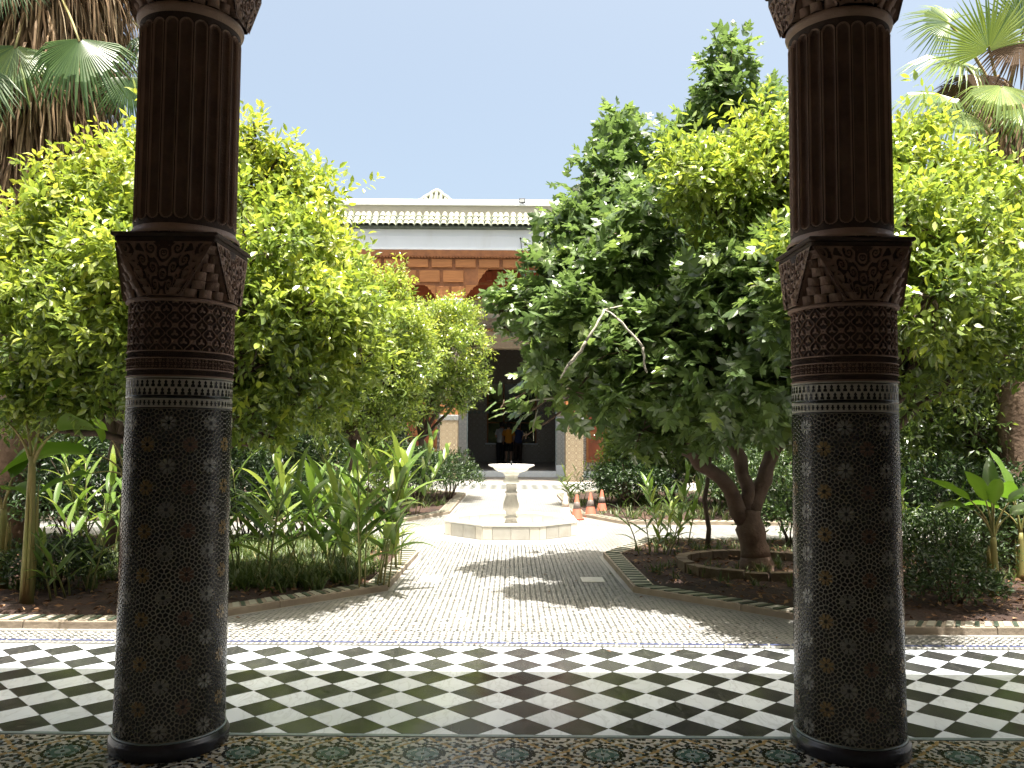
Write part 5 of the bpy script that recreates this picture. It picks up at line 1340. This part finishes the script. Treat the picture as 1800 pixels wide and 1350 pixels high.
# thin post-like trunk left of the fig
p0 = at(1243, 960, 10.6)
t = thing('young_tree', 'slim dark young tree left of the fig trunk', 'tree', (p0.x, 10.6, S))
g = G(); limb(g, (0, 0, -.05), (0.02, 0, 1.7), .035, .022, 7, .02, 5); limb(g, (0.02, 0, 1.6), (-.25, .1, 2.3), .02, .008, 6, .1, 6); limb(g, (0.02, 0, 1.6), (.25, -.1, 2.4), .02, .008, 6, .1, 7); g.obj('trunk', MAT['bark'], t)
g = G(); citrus_crown(g, [(1225, 700, 10.6, .38), (1265, 690, 10.7, .4), (1245, 640, 10.6, .4)], 90, .09, .3, 8, True)
for v in g.V: v -= np.array((p0.x, 10.6, S))
g.obj('crown', MAT['citrus_leaf'], t)


# ---- fan palms
def fan_geo(g, origin, d, nrm, Rf, n=38, droop=.35, fold=.25, span=230, tintc=.5, mat=0, split=.5, jit=.06):
    d = Vector(d).normalized(); z = Vector(nrm); z = (z - z.dot(d) * d).normalized(); x = d.cross(z)
    Bm = np.array([tuple(x), tuple(d), tuple(z)]); o = np.array(tuple(origin))
    da = R(span) / n
    secs = np.array([.04, .30, split, .78, 1.0])
    for i in range(n):
        a_ = -R(span) / 2 + (i + .5) * da; L = Rf * (1 - .22 * abs(a_ / R(span / 2)) ** 2) * (1 + jit * rng.standard_normal())
        dr = droop * (1 + .35 * rng.standard_normal()); V = []
        tw = rng.normal(0, .04)
        for s_ in secs:
            r_ = s_ * L; wdt = min(s_, split) * L * da * .5 * (1.0 if s_ <= split else max(0.02, 1 - ((s_ - split) / (1 - split)) ** 1.3))
            free = max(0, s_ - split * .8)
            zz = -dr * Rf * (free ** 1.7) * 1.6 - fold * abs(math.sin(a_)) * r_ * .35
            for kx, up in ((-1, -.35), (0, .5), (1, -.35)):
                aa = a_ + tw * free; px_ = r_ * math.sin(aa) + kx * wdt * math.cos(aa); py_ = r_ * math.cos(aa) - kx * wdt * math.sin(aa)
                sh_ = 1 - .35 * max(0, dr) * free
                V.append((px_ * sh_, py_ * sh_, zz + up * wdt * .6))
        V = np.array(V) @ Bm + o
        # blades hang: pull the free tips straight down
        fr = np.repeat(np.maximum(0, secs - split), 3) * Rf * droop * 1.2; V[:, 2] -= fr * (.6 + .5 * rng.random())
        F = []
        for k in range(len(secs) - 1):
            for q in (0, 1): F.append((k * 3 + q, k * 3 + q + 1, k * 3 + q + 4, k * 3 + q + 3))
        g.add(V, [np.array(F)], mat, False, float(np.clip(tintc + .12 * rng.standard_normal(), 0, 1)))
def ribbons(g, P0, D0, L, wd, hang, tint):
    """thin strips that leave P0 along D0 and then hang down"""
    N = len(P0); side = unit(np.cross(D0, np.array([0, 0, 1.0]) + .3 * rng.standard_normal((N, 3))))
    pts = [P0]; dcur = unit(D0)
    for k in range(4):
        dcur = unit(dcur + np.array([0, 0, -1.0]) * hang[:, None] * (.5 + .4 * k) + .10 * rng.standard_normal((N, 3)))
        pts.append(pts[-1] + dcur * (L / 4)[:, None])
    ws = [1, 1, .9, .6, .1]; V = []
    for p_, w_ in zip(pts, ws): V += [p_ - side * (wd * w_ / 2)[:, None], p_ + side * (wd * w_ / 2)[:, None]]
    V = np.stack(V, 1); F = np.array([(2 * k, 2 * k + 1, 2 * k + 3, 2 * k + 2) for k in range(4)])
    g.add(V.reshape(-1, 3), [(F[None] + (np.arange(N) * 10)[:, None, None]).reshape(-1, 4)], 0, False, np.repeat(tint, 4))
def palm(label, base, zt, zskirt, skirt_r, fans, trunk_r, nrib):
    base = Vector(base); b0 = np.array(base)
    t = thing('fan_palm', label, 'palm', base, 0, 'fan palms of the court')
    g = G(); limb(g, (0, 0, -.1), (0, 0, zt), trunk_r * 1.15, trunk_r * .9, 14, .01, 3, sides=14); g.obj('trunk', MAT['palm_bark'], t)
    g = G()
    for k in range(260):                       # criss-cross leaf bases
        a_ = k * 2.39996; z = .3 + (zt - .6) * k / 260; r_ = trunk_r * 1.02
        c = np.array([r_ * math.cos(a_), r_ * math.sin(a_), z]); tg = np.array([-math.sin(a_), math.cos(a_), 0]); e = np.array([math.cos(a_), math.sin(a_), 0]); up = np.array([0, 0, 1])
        s_ = trunk_r * .42
        V = [c - tg * s_ - up * s_ * .5, c + tg * s_ - up * s_ * .5, c + up * s_ * .9 + e * s_ * .45 + tg * s_ * .35, c + up * s_ * .9 + e * s_ * .45 - tg * s_ * .35, c + up * s_ * 1.0 + tg * s_ * .35, c + up * s_ - tg * s_ * .35]
        g.add(V, [np.array([[0, 1, 2, 3], [3, 2, 4, 5]]), np.array([[1, 4, 2], [0, 3, 5]])], 0)
    tag(g.obj('leaf_bases', MAT['palm_bark'], t), kind='stuff')
    g = G(); N = nrib
    zz = zskirt + (zt - zskirt) * rng.random(N) ** .8; a_ = rng.random(N) * 2 * math.pi
    f = (zz - zskirt) / (zt - zskirt); out = skirt_r * (.35 + .65 * f) * (.55 + .45 * rng.random(N))
    P0 = np.stack([np.cos(a_) * out * .7, np.sin(a_) * out * .7, zz + .2], -1); D0 = np.stack([np.cos(a_), np.sin(a_), -.25 - .5 * rng.random(N)], -1) + .2 * rng.standard_normal((N, 3))
    ribbons(g, P0, D0, .45 + .75 * rng.random(N), .016 + .022 * rng.random(N), .5 + .8 * rng.random(N), np.clip(.45 + .25 * rng.standard_normal(N), 0, 1))
    # old petioles among them
    for k in range(46):
        q = rng.integers(N); p = P0[q]; e = p * np.array([1.5, 1.5, 1]) + np.array([0, 0, -.15 - .4 * rng.random()])
        g.tube([p * np.array([.3, .3, 1]) + np.array([0, 0, .12]), p + np.array([0, 0, .05]), e], [.016, .013, .008], 5, 0, True, .55)
    tag(g.obj('dead_fronds', MAT['dry_frond'], t), kind='stuff')
    for (fx, fy, fd, dirv, nrm, Rf, droop, tn, ps) in fans:
        o_ = np.array(at(fx, fy, fd)) - b0; dv = np.array(dirv, float); dv /= np.linalg.norm(dv)
        g = G(); fan_geo(g, (0, 0, 0), dv, nrm, Rf, 44, droop, .25, 175 if dv[2] < -.5 else 225, tn, 0, .60 if dv[2] < -.5 else .5)
        fr_ = g.obj('frond', MAT['palm_leaf' if tn >= 0 else 'dry_frond'], t, o_)
        g = G(); st = np.array((0, 0, ps)) - o_
        mid_ = (st + np.zeros(3)) / 2 + np.array([0, 0, .22]) - dv * .08
        P = [st * (1 - u) ** 2 + 2 * u * (1 - u) * mid_ + u * u * dv * .04 for u in np.linspace(0, 1, 8)]
        g.tube(P, np.linspace(.026, .013, 8), 6); g.obj('petiole', MAT['stalk'], fr_)
    return t
pl0 = at(18, 800, 10.0)
palm('tall fan palm with thick brown skirt of dead fronds at the left edge', (pl0.x, 10.2, 0), 8.2, 3.35, 1.6,
     [(28, 80, 9.0, (-.12, -.22, -1), (0, -1, .25), .80, .30, .65, 7.3), (140, 68, 8.9, (.05, -.2, -1), (.1, -1, .2), .84, .30, .42, 7.3), (-40, 110, 9.0, (-.4, -.2, -.9), (-.2, -1, .3), .9, .2, .3, 7.3), (226, 135, 9.8, (.25, .1, -1), (.7, -1, .3), .62, .2, .25, 7.3), (5, -60, 8.9, (-.05, -.4, -.8), (0, -1, .5), .7, .3, .2, 7.9), (255, 60, 10.4, (.7, .3, -.7), (.3, -.6, .8), .7, .5, .25, 7.6)], .22, 8200)
pr0 = at(1800, 700, 9.6)
palm('fan palm with green fans and dried fronds at the right edge', (pr0.x, 9.8, 0), 5.6, 4.5, .42,
     [(1738, 88, 8.8, (-.15, -.3, 1), (-.1, -1, -.25), .68, .06, .95, 5.2), (1690, 108, 9.1, (-1, -.1, .15), (-.1, -.6, 1), .74, .30, .80, 5.1), (1650, 165, 8.7, (-1, -.2, -.15), (-.2, -.7, .9), .62, .40, .72, 4.9), (1690, 195, 8.6, (-.8, -.3, -.55), (-.4, -1, .6), .60, .40, .85, 4.8), (1800, 50, 9.0, (.3, -.2, 1), (.2, -1, .1), .70, .1, .7, 5.3), (1670, 40, 9.7, (-.9, .2, .5), (-.3, -.9, .6), .62, .25, .7, 5.3), (1800, 190, 8.7, (.2, -.5, -.7), (.2, -1, .6), .6, .4, .7, 4.9), (1760, 150, 8.5, (-.35, -.5, -.75), (-.2, -1, .5), .58, .4, .9, 5.0), (1722, 130, 9.0, (-.35, -.2, -.95), (-.4, -1, .3), .52, .3, -.5, 5.0), (1695, 150, 9.2, (-.5, -.1, -.85), (-.4, -1, .4), .46, .3, -.6, 5.0), (1790, 70, 8.8, (0, -.3, -1), (0, -1, .3), .6, .3, -.5, 5.1)], .17, 160)


# ---- big paddle-leaved and strap-leaved plants: every leaf an object
def paddle(L, wd, arch, fold, n=9, taper=1.0, wave=.0):
    """leaf blade along +y curving down, folded at the midrib"""
    g = G(); P = []
    y = z = 0; ang = 0
    for i in range(n):
        t_ = i / (n - 1); wv = wd * (math.sin(math.pi * min(1, t_ ** .75 * .97 + .03)) ** .8) * taper
        wz = wave * wd * math.sin(t_ * 14)
        P.append([(-wv, y, z + fold * wv + wz), (-wv * .5, y, z + fold * wv * .45), (0, y, z), (wv * .5, y, z + fold * wv * .45), (wv, y, z + fold * wv - wz)])
        ang -= arch / (n - 1) * (0.5 + t_); y += L / (n - 1) * math.cos(ang); z += L / (n - 1) * math.sin(ang)
    g.grid(P, 0, True); return g.mesh('leaf')
STRAP = [paddle(1, w_, ar, .35, 7) for w_, ar in ((.078, .5), (.09, .9), (.074, 1.3), (.084, .25))]
BANA = [paddle(1, w_, ar, .30, 11, 1, .10) for w_, ar in ((.17, .7), (.19, 1.1), (.15, .3))]
for me in STRAP: me.materials.append(MAT['strap_leaf'])
for me in BANA: me.materials.append(MAT['banana_leaf'])
def place_leaf(me, parent, o_, d, roll, L, wf=1.0):
    d = Vector(d).normalized(); up = Vector((0, 0, 1)); x = d.cross(up)
    if x.length < .05: x = Vector((math.cos(roll), math.sin(roll), 0))
    x.normalize(); z = x.cross(d)
    m = Matrix(((x.x, d.x, z.x), (x.y, d.y, z.y), (x.z, d.z, z.z)))
    m = m @ Matrix.Rotation(roll, 3, 'Y')
    return link('leaf', me, parent, o_, m.to_euler(), (L * wf, L, L))
def ginger(name, label, x, y, ncane, h, spread, seed, LL=.36, lean=(0, 0), per=9):
    rr = random.Random(seed)
    t = thing(name, label, 'plant', (x, y, S), 0, 'ginger plants in the beds')
    for c in range(ncane):
        a_ = rr.uniform(0, 6.28); r_ = spread * .35 * math.sqrt(rr.random()); b_ = Vector((r_ * math.cos(a_), r_ * math.sin(a_), -.02))
        hh = h * rr.uniform(.55, 1.0); ou = rr.uniform(.15, .5) * spread
        top = b_ + Vector((math.cos(a_) * ou + lean[0] * hh, math.sin(a_) * ou + lean[1] * hh, hh))
        mid_ = b_ + (top - b_) * .5 + Vector((-math.cos(a_) * ou * .18, -math.sin(a_) * ou * .18, .05))
        P = [b_ * (1 - u) ** 2 + 2 * u * (1 - u) * mid_ + top * u * u for u in [q / 8 for q in range(9)]]
        g = G(); g.tube(P, np.linspace(.009, .005, 9), 6); g.obj('cane', MAT['cane'], t)
        pa = rr.uniform(0, 6.28)
        for k in range(per):
            u = .28 + .70 * k / (per - 1); p = b_ * (1 - u) ** 2 + 2 * u * (1 - u) * mid_ + top * u * u
            s_ = 1 if k % 2 else -1; aa = pa + rr.uniform(-.35, .35) + (0 if s_ > 0 else math.pi)
            el = .55 + .65 * u + rr.uniform(-.2, .2)
            dv = (math.cos(aa) * math.cos(el), math.sin(aa) * math.cos(el), math.sin(el))
            place_leaf(rr.choice(STRAP), t, p, dv, rr.uniform(-.4, .4), LL * rr.uniform(.75, 1.15) * (1 if u < .9 else .8))
    return t
gx = lambda px, D: at(px, 800, D).x
ginger('ginger_plant', 'tall pale green ginger clump at the path edge, left foreground', gx(640, 7.9), 7.95, 12, 1.25, .80, 1, .50, per=8)
ginger('ginger_plant', 'ginger clump just behind the foreground clump, nearer the left column', gx(560, 8.7), 8.7, 9, 1.2, .8, 2, .48)
ginger('ginger_plant', 'ginger clump low beside the right edge of the left column', gx(455, 8.2), 8.2, 9, 1.2, .9, 3, .50, per=7)
ginger('ginger_plant', 'small ginger clump with spreading leaves before the fountain, left bed', gx(705, 8.9), 8.9, 5, .6, .5, 4, .26, per=6)
ginger('ginger_plant', 'ginger clump under the citrus row beside the far left bed', gx(700, 14.5), 14.6, 10, 1.9, 1.2, 5, .50)
ginger('ginger_plant', 'dense ginger clump left of the far citrus trunk', gx(610, 15.2), 15.2, 10, 1.9, 1.3, 6, .50)
ginger('ginger_plant', 'low dark ginger clump in the right bed nearest the path', gx(1150, 9.9), 9.9, 6, .62, .7, 7, .34, per=6)
ginger('ginger_plant', 'ginger clump between the cones and the fig trunk', gx(1180, 11.0), 11.0, 6, 1.0, .7, 8, .34)
ginger('ginger_plant', 'little leafy clump beside the far right kerb behind the cones', gx(1020, 17.0), 17.0, 5, .75, .6, 9, .32, per=6)
ginger('ginger_plant', 'low ginger clump between banana stem and left column', gx(140, 7.3), 7.3, 6, .62, .6, 10, .28, per=6)
ginger('ginger_plant', 'ginger clump behind the left column seen at its left side', gx(180, 9.0), 9.0, 8, 1.2, .9, 11, .40)
ginger('ginger_plant', 'ginger clump at the far right side of the right column', gx(1620, 9.4), 9.4, 7, 1.0, .8, 12, .36)
def banana(label, x, y, h, leaves, seed, rs=.07, lean=(0, 0)):
    rr = random.Random(seed); t = thing('banana_plant', label, 'plant', (x, y, S), 0, 'banana-like plants at the picture edges')
    g = G(); P = [(lean[0] * u * h, lean[1] * u * h, u * h - .03) for u in np.linspace(0, 1, 8)]; g.tube(P, np.linspace(rs * 1.25, rs * .6, 8), 12); g.obj('stem', MAT['stalk'], t)
    top = Vector((lean[0] * h, lean[1] * h, h))
    for k in range(3):
        g = G(); a_ = rr.uniform(0, 6.28); e = Vector((math.cos(a_), math.sin(a_), 0))
        g.tube([e * rs * 1.05 + Vector((0, 0, h * q)) + e * rs * .25 * q + Vector((lean[0] * h * q, lean[1] * h * q, 0)) for q in (.05, .3, .6, .8)], [rs * .3, rs * .35, rs * .3, rs * .05], 6); g.obj('leaf_sheath', MAT['stalk'], t)
    for (dv, pet, L, bi, roll) in leaves:
        dv = Vector(dv).normalized(); p0_ = top - Vector((0, 0, .12 * h)); p1_ = p0_ + Vector((dv.x * .45, dv.y * .45, dv.z * .9 + .25)).normalized() * pet
        g = G(); mid_ = p0_ + Vector((0, 0, pet * .5)) + dv * pet * .1
        g.tube([p0_ * (1 - u) ** 2 + 2 * u * (1 - u) * mid_ + p1_ * u * u for u in [q / 6 for q in range(7)]], np.linspace(rs * .34, rs * .14, 7), 6); g.obj('petiole', MAT['stalk'], t)
        place_leaf(BANA[bi], t, p1_, dv, roll, L)
    return t
banana('banana-like plant with slender upright stem at the far left edge', gx(45, 6.9), 7.0, 1.25, [((.5, -.2, .75), .55, .75, 0, .5), ((.8, -.3, .25), .45, .70, 1, -.5), ((-.5, .1, .9), .5, .8, 0, .2), ((-.7, -.2, .5), .45, .8, 1, .3), ((.2, .5, 1), .5, .7, 2, 0), ((1, .3, .5), .5, .7, 0, .6)], 1, .045)
banana('young banana-like plant with drooping leaf at the left edge, behind the slender stem', gx(10, 7.6), 7.6, .75, [((.6, -.6, .3), .3, .6, 1, .2), ((-.4, -.5, .6), .3, .6, 0, 0), ((.1, .6, .8), .35, .6, 0, 0)], 2, .05)
banana('banana-like plant with fanned pale stems right of the right column', gx(1742, 7.6), 7.6, .55, [((-.5, -.2, .9), .38, .42, 0, .3), ((.6, -.2, .6), .38, .45, 1, .3), ((-.8, -.1, .35), .34, .42, 1, -.3), ((.2, .4, 1), .4, .45, 2, 0), ((.9, .1, .35), .3, .45, 0, .5), ((-.2, -.5, .8), .36, .4, 0, 0), ((-.9, .2, .6), .42, .45, 2, .4)], 3, .04)
banana('smaller banana-like plant at the right picture edge', gx(1790, 8.4), 8.4, .5, [((-.6, -.4, .6), .4, .6, 1, .3), ((.5, -.3, .7), .35, .55, 0, .1), ((-.2, .3, 1), .4, .55, 2, 0), ((-.9, 0, .3), .35, .6, 1, .2)], 4, .036)
banana('banana-like plant with broad leaves reaching left from behind the left column', gx(215, 8.0), 8.1, 1.05, [((-.9, -.25, .15), .45, .80, 1, .5), ((-.75, -.2, .75), .5, .85, 0, .3), ((.2, .3, .9), .4, .7, 0, 0), ((-.6, -.5, -.1), .35, .7, 1, .2)], 5, .035)

# ---- leafy shrubs
def shrub(label, x, y, h, rad, n, size, seed, tn=.45, cat='shrub'):
    rr = np.random.default_rng(seed); t = thing('leafy_shrub', label, cat, (x, y, S), 0, 'low shrubs in the beds')
    g = G()
    for k in range(9):
        a_ = k * 2.4; limb(g, (.05 * math.cos(a_), .05 * math.sin(a_), -.03), (rad * .6 * math.cos(a_), rad * .6 * math.sin(a_), h * rr.uniform(.6, .95)), .012, .004, 6, .1, seed * 11 + k, sides=5)
    g.obj('stems', MAT['bark'], t)
    d_ = unit(rr.standard_normal((n, 3))); d_[:, 2] = np.abs(d_[:, 2]) * 1.0 - .15; lump = 1 + .22 * np.sin(d_[:, 0] * 6 + seed) * np.sin(d_[:, 1] * 5 + seed * 2)
    p = d_ * np.array([rad, rad, h * .62]) * (lump * (.45 + .55 * rr.random(n) ** .5))[:, None] + np.array([0, 0, h * .40])
    p[:, 2] = np.maximum(p[:, 2], .03)
    g = G()
    pos, dd, nn, sz, tt = [], [], [], [], []
    for j in range(6):
        dj = unit(d_ * .5 + np.array([0, 0, .2]) + .8 * rr.standard_normal((n, 3)))
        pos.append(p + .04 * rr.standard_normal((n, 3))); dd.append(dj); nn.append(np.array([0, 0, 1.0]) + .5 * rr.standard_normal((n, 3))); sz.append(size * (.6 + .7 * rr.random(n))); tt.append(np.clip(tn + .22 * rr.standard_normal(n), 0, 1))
    pos = np.concatenate(pos); pos[:, 2] = np.maximum(pos[:, 2], .02)
    scatter(g, SIM_V, SIM_F, pos, np.concatenate(dd), np.concatenate(nn), np.concatenate(sz), np.concatenate(tt))
    g.obj('foliage', MAT['shrub_leaf'], t)
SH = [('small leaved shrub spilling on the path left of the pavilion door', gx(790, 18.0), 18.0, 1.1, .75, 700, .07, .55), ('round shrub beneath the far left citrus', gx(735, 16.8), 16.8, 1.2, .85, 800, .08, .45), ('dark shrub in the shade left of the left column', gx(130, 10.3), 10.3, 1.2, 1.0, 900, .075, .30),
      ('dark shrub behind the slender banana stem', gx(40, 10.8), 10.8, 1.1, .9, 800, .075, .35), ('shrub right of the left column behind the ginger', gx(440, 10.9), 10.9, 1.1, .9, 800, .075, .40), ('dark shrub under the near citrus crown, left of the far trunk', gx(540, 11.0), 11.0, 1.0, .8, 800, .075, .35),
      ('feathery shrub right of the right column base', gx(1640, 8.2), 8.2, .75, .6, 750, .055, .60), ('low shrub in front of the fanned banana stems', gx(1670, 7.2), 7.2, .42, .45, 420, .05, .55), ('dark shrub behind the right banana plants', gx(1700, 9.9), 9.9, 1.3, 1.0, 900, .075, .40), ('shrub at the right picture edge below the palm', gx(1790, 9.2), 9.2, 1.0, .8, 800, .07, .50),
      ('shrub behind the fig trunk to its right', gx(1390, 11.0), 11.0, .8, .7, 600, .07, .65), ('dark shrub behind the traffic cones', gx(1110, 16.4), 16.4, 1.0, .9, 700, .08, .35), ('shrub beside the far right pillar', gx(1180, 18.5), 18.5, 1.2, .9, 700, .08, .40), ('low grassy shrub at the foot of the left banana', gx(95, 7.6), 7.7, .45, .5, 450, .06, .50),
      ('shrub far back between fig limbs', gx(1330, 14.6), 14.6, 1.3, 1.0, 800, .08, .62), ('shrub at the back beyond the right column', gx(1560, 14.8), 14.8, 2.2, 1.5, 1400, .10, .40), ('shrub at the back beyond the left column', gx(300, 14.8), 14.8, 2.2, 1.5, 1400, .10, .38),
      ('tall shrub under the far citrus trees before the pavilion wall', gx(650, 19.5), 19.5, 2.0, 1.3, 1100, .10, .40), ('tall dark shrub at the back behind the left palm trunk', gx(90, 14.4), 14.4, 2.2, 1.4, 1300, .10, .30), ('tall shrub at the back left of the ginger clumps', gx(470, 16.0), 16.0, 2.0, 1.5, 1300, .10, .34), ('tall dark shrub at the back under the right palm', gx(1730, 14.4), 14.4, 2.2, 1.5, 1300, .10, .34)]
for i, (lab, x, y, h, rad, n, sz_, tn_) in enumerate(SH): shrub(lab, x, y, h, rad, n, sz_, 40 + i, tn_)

# ---- ground cover and litter (nobody could count them)
def in_bed(x, y): return inside(inset(BED_NEAR, .25), x, y) | inside(inset(mir(BED_NEAR), .25), x, y) | inside(inset(BED_FAR, .25), x, y) | inside(inset(mir(BED_FAR), .25), x, y)
GR_V = np.array([(-.05, 0, 0), (.05, 0, 0), (-.04, .5, .05), (.04, .5, .05), (0, 1, -.12)]); GR_F3 = np.array([(0, 1, 3), (0, 3, 2), (2, 3, 4)])
def tufts(name, label, n, box, hmin, hmax, tn, blades=9):
    X, Y = rng.uniform(box[0], box[1], n), rng.uniform(box[2], box[3], n)
    k = in_bed(X, Y) & (np.sin(X * 2.3 + 1) + np.sin(Y * 3.1) + rng.normal(0, .8, n) > -.5); X, Y = X[k], Y[k]; n = len(X)
    X, Y = np.repeat(X, blades), np.repeat(Y, blades); N = len(X); a_ = rng.random(N) * 6.283; el = rng.uniform(.5, 1.4, N)
    d_ = np.stack([np.cos(a_) * np.cos(el), np.sin(a_) * np.cos(el), np.sin(el)], -1)
    g = G(); scatter(g, GR_V, GR_F3, np.stack([X + .02 * rng.standard_normal(N), Y + .02 * rng.standard_normal(N), np.full(N, S - .01)], -1), d_, np.array([0, 0, 1.0]) + .1 * rng.standard_normal((N, 3)), rng.uniform(hmin, hmax, N), np.clip(tn + .25 * rng.standard_normal(N), 0, 1))
    tag(g.obj(name, MAT['grass']), label, 'ground cover', kind='stuff')
tufts('ground_cover', 'tufted green ground cover in the left garden bed', 2600, (-4.6, -1.3, 7.5, 11.2), .10, .22, .45)
tufts('ground_cover', 'sparse tufts of ground cover in the right garden bed', 420, (1.4, 6.0, 7.6, 11.2), .07, .16, .40)
tufts('ground_cover', 'tufts of ground cover in the beds before the pavilion', 1500, (-5, 5, 13.9, 20.8), .10, .24, .40, 7)
n = 9000; X, Y = rng.uniform(-6.5, 6.5, n), rng.uniform(6.4, 12, n); k = in_bed(X, Y); X, Y = X[k], Y[k]; N = len(X)
a_ = rng.random(N) * 6.283; d_ = np.stack([np.cos(a_), np.sin(a_), rng.normal(0, .25, N)], -1)
g = G(); scatter(g, SIM_V, SIM_F, np.stack([X, Y, np.full(N, S + .012) + .01 * rng.random(N)], -1), d_, np.array([0, 0, 1.0]) + .35 * rng.standard_normal((N, 3)), rng.uniform(.03, .085, N), rng.random(N))
tag(g.obj('leaf_litter', MAT['litter']), 'dry fallen leaves strewn over the bed soil', 'leaf litter', kind='stuff')
n = 160; X, Y = rng.uniform(-2.2, 2.2, n), rng.uniform(5.6, 12, n); k = (~in_bed(X, Y)) & (X ** 2 + (Y - 12.5) ** 2 > 1.3); X, Y = X[k], Y[k]; N = len(X)
a_ = rng.random(N) * 6.283; d_ = np.stack([np.cos(a_), np.sin(a_), rng.normal(0, .1, N)], -1)
g = G(); scatter(g, SIM_V, SIM_F, np.stack([X, Y, np.full(N, .014)], -1), d_, np.array([0, 0, 1.0]) + .2 * rng.standard_normal((N, 3)), rng.uniform(.02, .055, N), rng.random(N))
tag(g.obj('stray_leaves', MAT['litter']), 'few stray dry leaves lying on the paved path', 'leaf litter', kind='stuff')
